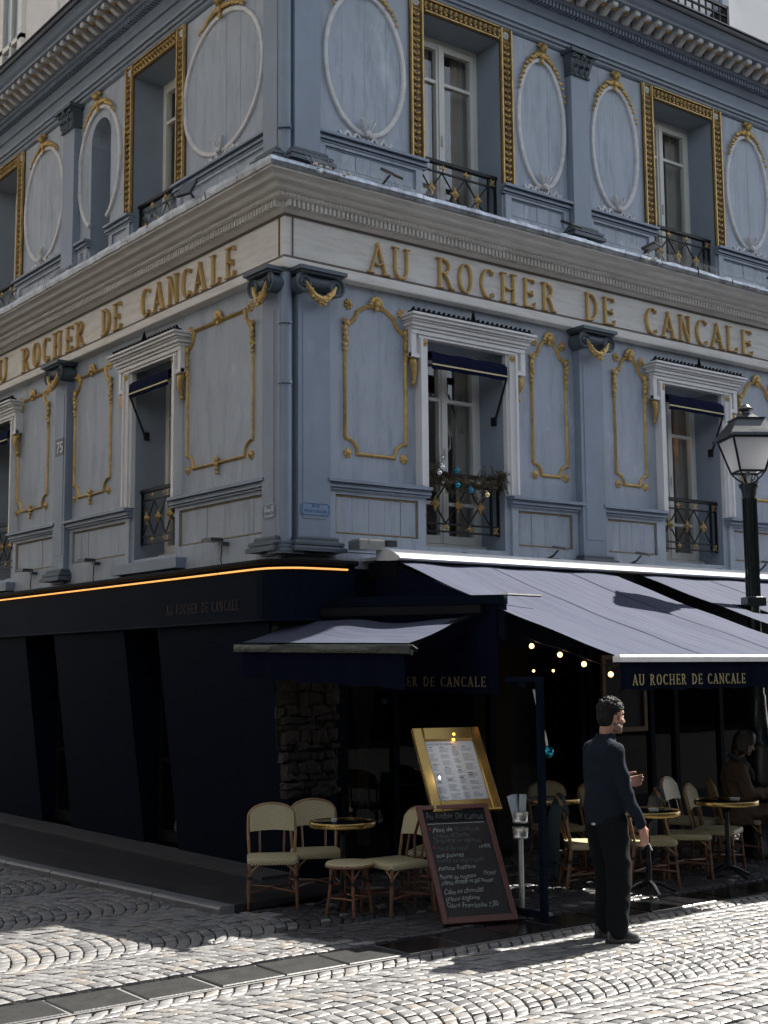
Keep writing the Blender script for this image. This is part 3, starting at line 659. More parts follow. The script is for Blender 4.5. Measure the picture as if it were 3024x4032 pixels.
# ---- windows
def window(side, c, h, z0, z1, bars, up):
    rz = SIDES[side]; y = .40
    f = MB(); x0, x1 = c-h, c+h
    f.box(x0, x0+.065, y-.02, y+.06, z0+.05, z1); f.box(x1-.065, x1, y-.02, y+.06, z0+.05, z1); f.box(x0+.065, x1-.065, y-.02, y+.06, z1-.07, z1)
    f.bevbox(x0, x1, y-.10, y+.06, z0, z0+.05, .012)
    W = f.build('window', 'window_paint', BLD, rz=rz)
    zb = z0+.06; zt = z1-.075; xm = c+.0
    s = .055
    for sg in (-1, 1):
        a, b = (x0+.07, xm-.004) if sg < 0 else (xm+.004, x1-.07)
        k = MB(); k.bevbox(a, a+s, y-.045, y+.02, zb, zt, .004); k.bevbox(b-s, b, y-.045, y+.02, zb, zt, .004)
        k.box(a+s, b-s, y-.04, y+.02, zt-.06, zt); k.box(a+s, b-s, y-.04, y+.02, zb, zb+.085)
        for zz in bars: k.box(a+s, b-s, y-.038, y+.015, zz-.018, zz+.018)
        k.build('casement', 'window_paint', W)
        lv = [zb+.085] + [q for zz in bars for q in (zz-.018, zz+.018)] + [zt-.06]
        for q in range(0, len(lv), 2):
            p = MB(); p.add([(a+s, y-.004, lv[q]), (b-s, y-.004, lv[q]), (b-s, y-.004, lv[q+1]), (a+s, y-.004, lv[q+1])], [(0, 1, 2, 3)]); p.build('pane', 'window_glass', W)
    k = MB(); k.bevbox(xm-.03, xm+.03, y-.062, y-.046, zb, zt, .006); k.tube([(xm+.0, y-.075, zb+.9), (xm, y-.075, zb+1.02)], .01, 6); k.build('meeting_bead', 'window_paint', W)
    r = MB(); r.add([(x0-.3, .47, z0-.2), (x1+.3, .47, z0-.2), (x1+.3, .47, z1+.2), (x0-.3, .47, z1+.2), (x0-.3, 2.2, z0-.2), (x1+.3, 2.2, z0-.2), (x1+.3, 2.2, z1+.2), (x0-.3, 2.2, z1+.2)],
                    [(0,1,5,4),(1,2,6,5),(2,3,7,6),(3,0,4,7),(4,5,6,7)])
    r.build('room', 'room_wall', W)
    cu = MB(); n = 26                       # hanging curtains
    spans = [(x0+.02, x0+h*(.95 if up else .8))] + [(x1-h*(.45 if up else .4), x1-.02)]
    for a, b in spans:
        P = [(a+(b-a)*i/n, .54+.018*math.sin(i*1.9)+.01*math.sin(i*.7)) for i in range(n+1)]
        kk = len(cu.v); cu.v += [(p, q, zz) for p, q in P for zz in (zb, zt)]; F = [(kk+2*i, kk+2*i+2, kk+2*i+3, kk+2*i+1) for i in range(n)]; cu.f += F; cu.m += [0]*len(F)
    cu.build('curtain', 'curtain_beige', W, smooth=True)
    return W
for side in 'RL':
    for c, h, k in WIN[side]: window(side, c, h, WZ[0]+.02, WZ[1], [4.80, 3.68], False)
    for c, h in UWIN[side]: window(side, c, h, UZ[0]+.02, UZ[1], [8.38, 7.02], True)

def surround(side, c, h):
    rz = SIDES[side]; m = MB(); o = h+.125
    for sg in (-1, 1):
        a, b = sorted((c+sg*h, c+sg*o)); m.fbox(a, b, 0, .055, 3.76, 5.36)
        a2, b2 = sorted((c+sg*(h+.03), c+sg*(h+.10))); m.fbox(a2, b2, .05, .085, 3.765, 5.30)
        a3, b3 = sorted((c+sg*(h+.10), c+sg*(o+.005))); m.fbox(a3, b3, .05, .11, 3.77, 5.30)
        e0, e1 = sorted((c+sg*(o+.004), c+sg*(o+.115))); m.fbox(e0, e1, 0, .06, 5.10, 5.40)
        e0, e1 = sorted((c+sg*(o+.06), c+sg*(o+.125))); m.fbox(e0, e1, .05, .10, 5.09, 5.40)
        e0, e1 = sorted((c+sg*(o+.006), c+sg*(o+.125))); m.fbox(e0, e1, .055, .098, 5.085, 5.13)
    O = o+.12
    m.fbox(c-h, c+h, 0, .055, 5.335, 5.40)
    for z, hh, d, e in [(5.30, .03, .092, -.10), (5.332, .045, .108, 0), (5.38, .03, .125, .01), (5.412, .035, .15, .03), (5.449, .018, .17, .035), (5.469, .03, .20, .06), (5.501, .025, .225, .075)]:
        m.bevbox(c-O-e, c+O+e, -d, 0.001, z, z+hh, min(.008, hh*.35))
    m.build('window_surround', 'white_trim', BLD, rz=rz)
    g = MB()
    for sg in (-1, 1):
        rosette(g, c+sg*(h+.065), 5.255, .036, .085)
        x = c+sg*(o+.06)
        g.tube([(x, -.03, 5.08), (x+sg*.02, -.07, 5.04), (x+sg*.012, -.075, 4.96), (x-sg*.012, -.045, 4.88), (x-sg*.008, -.04, 4.83), (x+sg*.012, -.03, 4.80)], [.028, .04, .034, .022, .02, .016], 8)
        g.ball((x+sg*.01, -.05, 4.82), .024, 8, 5)
    g.build('gilded_console', 'gold', BLD, smooth=True, rz=rz)
    m = MB(); n = 25; W = 2*(O+.05)
    m.fbox(c-O-.06, c+O+.06, .12, .19, 5.527, 5.545)
    for k in range(n):
        x = c-W/2+W*(k+.5)/n; big = abs(k-(n-1)/2) < 1
        hh = .05 if k % 2 else .062
        m.ball((x, -.155, 5.558), .024, 8, 5, (1.15, .5, 1.25)); m.ball((x-.02, -.155, 5.555), .013, 5, 4); m.ball((x+.02, -.155, 5.555), .013, 5, 4); m.ball((x, -.165, 5.578), .011, 6, 4)
    m.tube([(c, -.155, 5.54), (c, -.155, 5.60), (c, -.155, 5.675)], [.045, .028, .004], 7, flat=.6)
    m.build('cresting', 'black_paint', BLD, smooth=True, rz=rz)
for side in 'RL':
    for c, h, k in WIN[side]: surround(side, c, h)

def gilded_window_frame(side, c, h):
    rz = SIDES[side]; o = h+.165; zt = 8.89; T = zt+.16; zb = 7.24
    m = MB()
    for sg in (-1, 1):
        a, b = sorted((c+sg*(h-.002), c+sg*o)); m.fbox(a, b, 0, .022, zb, T)
    m.fbox(c-h+.002, c+h-.002, 0, .022, zt-.002, T)
    F = m.build('gilded_window_frame', 'gold_dark', BLD, rz=rz)
    e = MB()
    for sg in (-1, 1):
        for x in (h+.006, o-.012):
            a, b = sorted((c+sg*x-.008, c+sg*x+.010)); e.bevbox(a, b, -.05, -.02, zb, T, .006)
    for z in (zt+.006, T-.018): e.bevbox(c-o+.2, c+o-.2, -.05, -.02, z, z+.018, .006)
    for sg in (-1, 1):
        x = c+sg*(h+.082)
        e.ribbon([(x-.075, zt+.002), (x+.075, zt+.002), (x+.075, T-.004), (x-.075, T-.004)], halfround(.012, 1.3), .02, True)
    e.build('frame_edge', 'gold', F)
    rnd = random.Random(5)
    def lump(x, z, vert):
        g.ball((x, -.030, z), .030, 7, 5, (1.0, .75, .62) if vert else (.62, .75, 1.0))
        for q in (-1, 1):
            if vert: g.ball((x+q*.032, -.030, z+.018), .018, 6, 4, (1, .8, 1.2))
            else: g.ball((x+.018, -.030, z+q*.032), .018, 6, 4, (1.2, .8, 1))
        g.ball((x+rnd.uniform(-.01, .01), -.052, z+rnd.uniform(-.01, .01)), .014, 6, 4)
    for sg in (-1, 1):
        x = c+sg*(h+.085); n = 22; g = MB()
        for k in range(n): lump(x, zb+.03+(zt-zb-.05)*(k+.3)/n, True)
        g.build('leaf_carving', 'gold_carved', F, smooth=True)
    n = round(2*h/.072); g = MB()
    for k in range(n): lump(c-h+2*h*(k+.5)/n, zt+.082, False)
    g.build('leaf_carving', 'gold_carved', F, smooth=True)
    for sg in (-1, 1): r = MB(); rosette(r, c+sg*(h+.082), zt+.08, .045, .02); r.build('corner_rosette', 'rope_stone', F, smooth=True)
for side in 'RL':
    for c, h in UWIN[side]: gilded_window_frame(side, c, h)

def balcony(side, c, h, dz, faded):
    rz = SIDES[side]; y = .09; x0, x1 = c-h+.005, c+h-.005; Z = lambda z: z+dz
    m = MB()
    m.bevbox(x0, x1, y-.03, y+.03, Z(3.925), Z(3.965), .012)
    for z in (3.835, 3.425, 3.345): m.box(x0, x1, y-.011, y+.011, Z(z)-.009, Z(z)+.009)
    for x in (x0+.012, x1-.012, x1-.11): m.box(x-.011, x+.011, y-.013, y+.013, Z(3.33), Z(3.93))
    u = (x1-.12-x0-.02)/3
    A = m.build('balcony_railing', 'iron_black', BLD, rz=rz)
    b = MB(); cx = [x0+.02+u*(k+.5) for k in range(3)]
    for x in cx:
        b.tube([(x-u/2, y, Z(3.83)), (x+u/2, y, Z(3.43))], .009, 5); b.tube([(x+u/2, y+.004, Z(3.83)), (x-u/2, y+.004, Z(3.43))], .009, 5)
    b.build('lattice_bar', 'iron_black', A)
    mn = 'gold_carved' if faded else 'gold'
    for x in cx:
        g = MB(); z = Z(3.63); g.ball((x, y-.018, z), .040, 10, 6, (1, .55, 1.15)); g.ball((x, y-.04, z), .02, 8, 5, (1, .6, 1.2))
        for q in range(4):
            a = q*PI/2; v = Vector((math.cos(a), 0, math.sin(a))); L = .085 if q % 2 else .065
            g.tube([Vector((x, y-.015, z))+v*.03, Vector((x, y-.015, z))+v*(.03+.02), Vector((x, y-.015, z))+v*L], [.010, .017, .002], 6)
        g.build('gilded_rosette', mn, A, smooth=True)
    for x in ((cx[0]+cx[1])/2, (cx[1]+cx[2])/2):
        for z in (3.385, 3.88):
            g = MB(); zz = Z(z); g.ball((x, y-.018, zz), .022, 8, 5, (1, .6, 1))
            for q in range(4):
                a = q*PI/2; g.ball((x+.028*math.cos(a), y-.014, zz+.028*math.sin(a)), .012, 6, 4)
            g.build('gilded_floret', mn, A, smooth=True)
    g = MB()
    for z in (3.385, 3.88):
        xm = x1-.061; zz = Z(z)
        g.tube([(xm-.03, y-.016, zz-.035), (xm+.03, y-.016, zz+.035)], .008, 5); g.tube([(xm+.03, y-.02, zz-.035), (xm-.03, y-.02, zz+.035)], .008, 5)
    g.build('gilded_cross', mn, A)
for side in 'RL':
    for c, h, k in WIN[side]: balcony(side, c, h, 0, True)
    for c, h in UWIN[side]: balcony(side, c, h, 3.375, False)
# stone sills under the left windows
for c, hw in ((-2.60, .76), (-7.2, .78)):
    m = MB(); m.bevbox(c-hw, c+hw, -.16, .02, 3.0, 3.115, .012); m.build('window_sill', 'blue_pilaster', BLD, rz=-PI/2)

# ---- attic set back above the gutter
m = MB(); m.box(6.35, 6.40, .42, .5, 9.8, 12.5); m.add([(0.4,.5,9.85),(14,.5,9.85),(14,.5,14),(0.4,.5,14)], [(0,1,2,3)]); m.add([(.4,.5,9.85),(.4,14,9.85),(.4,14,14),(.4,.5,14)], [(0,1,2,3)])
m.box(.4, 14, .5, 14, 13.9, 14); m.build('attic_wall', 'attic_render', BLD)
m = MB(); m.box(7.28, 7.50, .40, .5, 9.9, 12.6); m.box(7.32, 7.46, .36, .401, 9.9, 12.6); m.box(5.95, 6.15, .40, .5, 9.9, 12.6); m.build('attic_window_surround', 'reveal_blue', BLD)
m = MB(); m.box(6.15, 7.28, .52, .6, 9.9, 12.4); m.build('attic_pane', 'interior_dark', BLD)
m = MB()
m.box(6.1, 7.25, .22, .26, 10.74, 10.78); m.box(6.1, 7.25, .225, .255, 10.62, 10.64); m.box(6.1, 7.25, .225, .255, 10.0, 10.03)
for k in range(9): m.box(6.1+k*.14, 6.12+k*.14, .23, .25, 9.9, 10.75)
m.box(7.23, 7.27, .22, .5, 9.9, 10.78); m.build('attic_railing', 'iron_black', BLD)
# attic window on the left flank (the wall there faces the left street)
m = MB()
for y0, y1 in ((7.62, 7.76), (8.34, 8.46), (8.0, 8.06)): m.box(.33, .40, y0, y1, 10.2, 12.6)
m.box(.33, .40, 7.62, 8.46, 11.25, 11.32); m.box(.36, .40, 6.4, 6.5, 9.9, 13); m.build('attic_window_frame', 'window_paint', BLD)
m = MB(); m.box(.37, .398, 7.74, 8.36, 10.2, 12.6); m.build('attic_pane', 'window_glass', BLD)
m = MB(); m.box(.399, .405, 7.7, 8.4, 10.2, 12.6); m.build('attic_room', 'slate_blue', BLD)
# stone chips and moss on the flashing, pigeon spikes on the ledge
m = MB(); rnd = random.Random(11)
for k in range(46):
    x = rnd.uniform(-.05, .42) if k < 32 else rnd.uniform(4.55, 4.85); m.ball((x, -.50+rnd.uniform(-.025, .03), 6.60+rnd.uniform(-.03, .045)), rnd.uniform(.010, .028), 6, 4, (1.3, 1, .7))
m.build('mortar_lumps', 'cream_stone', BLD, kind='stuff')
sp = MB()
for side in 'RL':
    for lo, hi in (((.0, 1.65), (4.3, 5.4), (5.6, 7.6)) if side == 'R' else ((.1, 2.0), (3.4, 4.6), (5.2, 7.2))):
        x = lo
        while x < hi:
            for q in (-1, 1):
                t = rnd.uniform(-.02, .02); p = (x, -.44, 6.66); e = (x+q*.03+t, -.44-.05*q, 6.775)
                if side == 'L': p = (-.44, x, 6.66); e = (-.44-.05*q, x+q*.03+t, 6.775)
                sp.tube([p, e], .0013, 3)
            x += .035
sp.build('bird_spikes', 'spike_steel', BLD, kind='stuff')
# ================================================================== ground floor of the building
dW = lambda z: .20-.30*(2.40-z)/2.40             # the navy side wall leans in towards its foot
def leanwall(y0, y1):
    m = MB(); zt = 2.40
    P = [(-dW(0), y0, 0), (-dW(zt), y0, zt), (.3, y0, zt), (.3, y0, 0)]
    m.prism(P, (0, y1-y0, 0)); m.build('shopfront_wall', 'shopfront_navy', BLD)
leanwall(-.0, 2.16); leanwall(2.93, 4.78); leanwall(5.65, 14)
for y0, y1 in ((2.16, 2.93), (4.78, 5.65)):
    m = MB(); m.box(.30, .34, y0-.1, y1+.1, 0, 2.4); m.build('recess_panel', 'shopfront_recess', BLD)
    m = MB(); m.box(.24, .29, y0+.02, y0+.08, .1, 2.35); m.box(.24, .29, y1-.09, y1-.03, .1, 2.35); m.box(.24, .29, y0+.08, y1-.09, .1, .22); m.box(.24, .29, y0+.08, y1-.09, .95, .99); m.box(.24, .29, y0+.08, y1-.09, 2.26, 2.35); f = m.build('recess_window_frame', 'black_paint', BLD)
    p = MB(); p.add([(.266, y0+.08, .22), (.266, y1-.09, .22), (.266, y1-.09, 2.26), (.266, y0+.08, 2.26)], [(0, 1, 2, 3)]); p.build('pane', 'window_glass', f)
m = MB(); m.box(.30, .32, 4.74, 4.80, .30, .62); m.box(.22, .235, 4.84, 4.90, 1.0, 1.75); m.build('notice_strip', 'plate_pale', BLD)
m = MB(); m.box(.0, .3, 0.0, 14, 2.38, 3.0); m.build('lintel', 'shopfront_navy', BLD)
# fascia wrapping the corner
path = [(-.25, 14), (-.25, 3), (-.25, .12)] + [(-.25+.33*(1-math.cos(R_(a))), .12-.38*math.sin(R_(a))) for a in range(12, 91, 13)] + [(.30, -.27), (.60, -.27)]
def sweep_plan(name, path, prof, matn, smooth=False, parent=BLD):
    m = MB(); P = [Vector((x, y, 0)) for x, y in path]; n = len(P); k = len(prof)
    for i, p in enumerate(P):
        t = (P[min(i+1, n-1)]-P[max(i-1, 0)]).normalized(); nr = Vector((t.y, -t.x, 0))     # outward
        if nr.dot(Vector((-1, -1, 0))) < 0: nr = -nr
        for o, z in prof: q = p+nr*o; m.v.append((q.x, q.y, z))
    for i in range(n-1):
        for j in range(k-1): m.f.append((i*k+j, i*k+j+1, (i+1)*k+j+1, (i+1)*k+j)); m.m.append(0)
    return m.build(name, matn, parent, smooth=smooth)
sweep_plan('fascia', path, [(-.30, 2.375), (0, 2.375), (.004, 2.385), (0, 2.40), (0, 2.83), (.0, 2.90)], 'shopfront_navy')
sweep_plan('fascia_cap', path, [(-.3, 2.90), (.035, 2.90), (.055, 2.905), (.06, 2.915), (.06, 2.94), (.045, 2.948), (-.3, 2.965)], 'black_paint')
led = thing('led_strip', 'warm glowing light strip running under the ledge of the navy fascia', 'light strip')
def ledseg(i0, i1, pp):
    m = MB(); m.tube([(x, y, 2.862) for x, y in pp], .009, 8); m.build('light_tube', 'led_glow', led)
off = lambda x, y, nx, ny: (x+nx*.022, y+ny*.022)
L1 = [(-.275, y) for y in (13.9, 9.7, 6.95)]; L2 = [(-.275, y) for y in (6.93, 5, 3.32)]; L3 = [(-.275, y) for y in (3.29, 2, .80)]
L4 = [(-.275, .77), (-.275, .3), (-.272, .12)] + [(-.25-.022+.34*(1-math.cos(R_(a))), .12-.40*math.sin(R_(a))) for a in range(12, 91, 13)] + [(.30, -.292), (.50, -.292)]
for L in (L1, L2, L3, L4): ledseg(0, 0, L)
M4 = Matrix.Rotation(-PI/2, 4, 'Z')

# stone pier and shop joinery on the main front
pier = MB(); pier.box(.03, .57, -.012, .35, .80, 2.9); pier.box(-.11, .03, -.012, -.002, 1.2, 2.35); pier.build('pier_core', 'rubble_mortar', BLD)
m = MB(); m.prism([(.10, -.03, 0), (.60, -.03, 0), (.60, -.03, .79), (-.0, -.03, .79)], (0, .3, 0)); m.box(.56, .66, -.03, .3, 0, 2.45); m.box(.66, 4.0, -.02, .3, 2.15, 2.95); m.box(4.0, 14, -.02, .3, 2.15, 2.95); m.box(-.1, .66, .0, .3, 2.6, 2.95); m.build('shopfront_lintel', 'shopfront_navy', BLD)
rnd = random.Random(21); z = .77; nst = 0
while z < 2.55:
    hh = rnd.uniform(.06, .15); x = -.035-.09*(z-.77)/1.1
    while x < .55:
        w = min(rnd.uniform(.06, .24), .565-x)
        if w < .05: break
        s = MB(); j = lambda a: rnd.uniform(-a, a)
        y = -.01-rnd.uniform(0, .075)
        top = [(x+.008+j(.016), y, z+.004+j(.02)), (x+w-.008+j(.016), y+j(.02), z+.004+j(.02)), (x+w-.004+j(.016), y+j(.02), z+hh-.008+j(.022)), (x+w*rnd.uniform(.3, .7), y-.01, z+hh+j(.02)), (x+.004+j(.016), y+j(.02), z+hh-.008+j(.022))]
        bot = [(p[0]+(-.008 if p[0] < x+w/2 else .008), .03, p[2]+(-.006 if p[2] < z+hh/2 else .006)) for p in top]
        k = 5; s.add(top+bot+[(x+w*.45, y-.025, z+hh*.45)], [(i, (i+1) % 5, 10) for i in range(5)]+[(i, i+5, (i+1) % 5+5, (i+1) % 5) for i in range(5)])
        s.build('stone', 'rubble_stone', BLD); x += w; nst += 1
    z += hh
posts = [.66, 1.28, 2.55, 3.88, 4.02, 5.02, 5.44, 6.26, 7.15, 8.2]
for x in posts:
    m = MB(); m.bevbox(x-.035, x+.035, -.02, .06, .0, 2.18, .004); m.build('shopfront_post', 'shopfront_navy', BLD)
for a, b, zl in ((.66, 1.28, .12), (1.28, 2.55, .12), (4.02, 5.02, .5), (5.02, 5.44, .5), (5.44, 6.26, .5), (6.26, 7.15, .5), (7.15, 8.2, .5)):
    m = MB(); m.box(a+.03, b-.03, -.005, .045, zl-.5 if zl > .3 else 0, zl); m.build('stall_riser', 'shopfront_navy', BLD)
    m = MB(); m.add([(a+.035, .018, zl), (b-.035, .018, zl), (b-.035, .018, 2.15), (a+.035, .018, 2.15)], [(0, 1, 2, 3)]); m.build('pane', 'shop_glass', BLD)
# dim interior of the restaurant
m = MB(); m.add([(.4,.35,0),(9,.35,0),(9,4.5,0),(.4,4.5,0),(.4,.35,2.7),(9,.35,2.7),(9,4.5,2.7),(.4,4.5,2.7)], [(0,1,2,3),(4,5,6,7),(1,2,6,5),(2,3,7,6),(3,0,4,7)]); m.build('dining_room', 'interior_dark', BLD)
for bx in ((3.1, 3.75, .9, .95, 0, 2.4), (4.5, 5.0, 2.0, 2.1, 0, 2.3), (1.4, 1.5, 1.5, 2.8, 0, 2.6)): m = MB(); m.box(*bx); m.build('room_partition', 'drape_brown', BLD)
# tied back brown drape behind the first pane
m = MB(); n = 18; rows = [(.10, .155, 1.95), (.12, .15, 1.7), (.15, .12, 1.45), (.22, .055, 1.16), (.205, .05, 1.10), (.18, .07, .9), (.16, .085, .25)]
kk = 0
for ri, (off_, hw, zz) in enumerate(rows):
    for i in range(n+1):
        t = i/n; m.v.append((.955-hw+2*hw*t, .09+.014*math.sin(t*34), zz))
for ri in range(len(rows)-1):
    for i in range(n): a = ri*(n+1)+i; m.f.append((a, a+1, a+n+2, a+n+1)); m.m.append(0)
dr = m.build('drape', 'drape_brown', None, smooth=True); tag(dr, 'brown drape gathered in the middle behind the first shop pane beside the rubble pier', 'curtain')
m = MB(); m.ball((1.18, .05, 1.62), .035, 8, 6); b_ = m.build('bauble', 'bauble_matt_teal', None, smooth=True); tag(b_, 'small dark teal bauble hanging inside the pane beside the brown drape', 'bauble')

# ================================================================== street plates and house numbers
def plate(x, z, w, h, matn, lines, ink, label, side='R', d=.108, border=True, cut=.02, num=False):
    M = Matrix.Rotation(SIDES[side], 4, 'Z')
    pl = thing('street_plate' if not num else 'house_number_plate', label, 'sign')
    m = MB(); P = [(x-w/2+cut, 0, z-h/2), (x+w/2-cut, 0, z-h/2), (x+w/2, 0, z-h/2+cut), (x+w/2, 0, z+h/2-cut), (x+w/2-cut, 0, z+h/2), (x-w/2+cut, 0, z+h/2), (x-w/2, 0, z+h/2-cut), (x-w/2, 0, z-h/2+cut)]
    m.prism([(a, -d+.012, c) for a, b, c in P], (0, -.012, 0)); me = m.mesh('panel', matn); me.transform(M); link(me, 'panel', pl)
    if border:
        b = MB(); q = [(x+(a-x)*.93, z+(c-z)*.86) for a, _, c in P]; b.ribbon(q, [(-.003, 0), (-.003, .002), (.003, .002), (.003, 0)], d, True); me = b.mesh('border', ink); me.transform(M); link(me, 'border', pl)
    for t, zz, size, wd in lines:
        text_part('lettering', t, size, ink, pl, M @ face_M(x-wd/2, d+.0008, zz) , .0006, width=wd)
plate(.262, 3.437, .33, .125, 'plate_blue', [('RUE', 3.455, .042, .085), ('MONTORGUEIL', 3.405, .042, .26)], 'plate_ink', 'painted over blue street plate reading RUE MONTORGUEIL at the foot of the corner pilaster')
plate(-.135, 3.42, .20, .14, 'plate_pale', [('RUE', 3.442, .045, .075), ('GRENETA', 3.385, .042, .15)], 'plate_ink', 'pale street plate reading RUE GRENETA on the shaded side of the corner', 'L')
plate(-4.935, 4.695, .24, .215, 'enamel_navy', [('75', 4.625, .20, .17)], 'enamel_white', 'navy enamel plate with the white number 75 on the left pilaster', 'L', cut=.004, border=False, num=True)
plate(7.02, 4.34, .26, .20, 'enamel_navy', [('78', 4.265, .18, .17)], 'enamel_white', 'navy house number plate half hidden behind the lantern', 'R', d=.03, cut=.004, border=False, num=True)

# ================================================================== floodlights
def floodlight(p, rz, label, tilt=.6, sc=1.0, style=0, grp=None):
    t = thing('floodlight', label, 'floodlight', p, rz, grp)
    h = MB(); M = Matrix.Rotation(tilt, 4, 'X')
    h.bevbox(-.085*sc, .085*sc, -.09*sc, .09*sc, -.012, .018, .006); 
    me = h.mesh('lamp_head', 'floodlight_grey'); me.transform(Matrix.Translation((0, -.12*sc, .07)) @ M); link(me, 'lamp_head', t)
    g = MB(); g.box(-.07*sc, .07*sc, -.075*sc, .075*sc, -.016, -.0125); me = g.mesh('lens', 'steel'); me.transform(Matrix.Translation((0, -.12*sc, .07)) @ M); link(me, 'lens', t)
    b = MB(); b.tube([(0, .05, -.03), (0, -.02, .0), (0, -.10*sc, .065)], .012, 6); b.box(-.04, .04, -.02, .07, -.04, -.025); b.build('bracket', 'floodlight_grey', t)
G2 = 'floodlights on the zinc ledge above the name frieze'
floodlight((.86, -.40, 6.68), .25, 'grey floodlight on the zinc ledge nearest the corner, above the word AU', .55, 1.0, grp=G2)
floodlight((3.36, -.40, 6.67), .1, 'grey floodlight on the ledge just left of the upper fluted base, above the word ROCHER', .5, 1.0, grp=G2)
floodlight((4.62, -.42, 6.66), .3, 'bright topped flat floodlight on the ledge left of the second upper balcony', -.25, 1.0, grp=G2)
floodlight((7.0, -.40, 6.68), .1, 'grey floodlight on the ledge at the right edge, past the second upper window', .5, 1.0, grp=G2)
floodlight((-.42, 1.02, 6.66), -PI/2+.3, 'tilted floodlight on the shaded left ledge above the word CANCALE', 1.0, 1.1, grp=G2)
G3 = 'small floodlights above the terrace awnings'
floodlight((3.18, -.30, 3.12), .5, 'small floodlight above the awning, left of the middle pilaster foot', .2, .8, grp=G3)
floodlight((4.48, -.30, 3.12), .5, 'small floodlight above the gap between the two big awnings', .2, .8, grp=G3)
floodlight((6.75, -.30, 3.12), .5, 'small floodlight above the second awning behind the lamp post', .2, .8, grp=G3)
for i, (y, lab) in enumerate([(1.03, 'flat floodlight with a hanging cable under the big gilded panel beside the corner'), (3.93, 'flat floodlight with a hanging cable under the narrow panel left of the near window'), (5.75, 'flat floodlight with a hanging cable under the farthest gilded panel on the left')]):
    t = thing('wall_floodlight', lab, 'floodlight', (-.05, y, 3.20), -PI/2, 'floodlights along the left wall')
    m = MB(); m.bevbox(-.20, .0, -.16, -.02, .01, .045, .012); m.build('lamp_head', 'floodlight_grey', t)
    m = MB(); m.box(-.03, .05, -.06, .05, -.03, .0); m.build('bracket', 'floodlight_grey', t)
    m = MB(); m.tube([(.02, -.05, -.02), (.035, -.06, -.10), (.01, -.055, -.18), (.05, -.06, -.25)], .006, 5); m.build('cable', 'iron_black', t)
t = thing('junction_box', 'pale rounded metal box sitting on the left end of the awning housing', 'box', (0, 0, 0))
m = MB(); m.bevbox(.56, .86, -.40, -.22, 3.055, 3.16, .02); m.build('casing', 'steel', t)
m = MB(); m.box(.93, 1.04, -.36, -.28, 3.10, 3.16); m.build('sensor', 'floodlight_grey', t)

# ================================================================== window blinds
def blind(side, c, h, label):
    rz = SIDES[side]; t = thing('window_blind', label, 'awning', (0, 0, 0), rz, 'navy blinds in the first floor windows')
    m = MB(); x0, x1 = c-h+.02, c+h-.02; n = 12
    P = [(x0+(x1-x0)*i/n) for i in range(n+1)]; prof = [(.05, 5.17), (-.06, 5.185), (-.10, 5.15), (-.105, 5.02), (-.09, 5.0)]
    for i, x in enumerate(P):
        for q, (y, z) in enumerate(prof): m.v.append((x, y, z+.004*math.sin(i*1.3+q)))
    k = len(prof); m.f += [(i*k+j, i*k+j+1, (i+1)*k+j+1, (i+1)*k+j) for i in range(n) for j in range(k-1)]; m.m += [0]*(n*(k-1))
    m.build('blind_fabric', 'navy_blind', t, smooth=True)
    m = MB(); m.box(x0, x1, -.114, -.106, 5.035, 5.05); m.build('stripe', 'ivory_stripe', t)
    m = MB(); m.tube([(x0, .0, 5.14), (x1, .0, 5.14)], .035, 8); m.build('roller', 'iron_black', t)
    xe = x1-.005 if side == 'R' else x0+.005
    m = MB(); m.tube([(xe, -.085, 5.01), (xe, .10, 4.60), (xe, .13, 4.58)], .012, 6); m.box(xe-.02, xe+.02, .10, .15, 4.54, 4.63); m.build('arm', 'iron_black', t)
for side, k, lab in (('R', 0, 'navy blind with ivory stripe in the window over the fir garland'), ('R', 1, 'navy blind with ivory stripe in the window left of the lantern'),
                     ('L', 0, 'navy blind with ivory stripe in the near window of the shaded left wall'), ('L', 1, 'navy blind in the window cut by the left edge of the picture')):
    c, h, _ = WIN[side][k]; blind(side, c, h, lab)

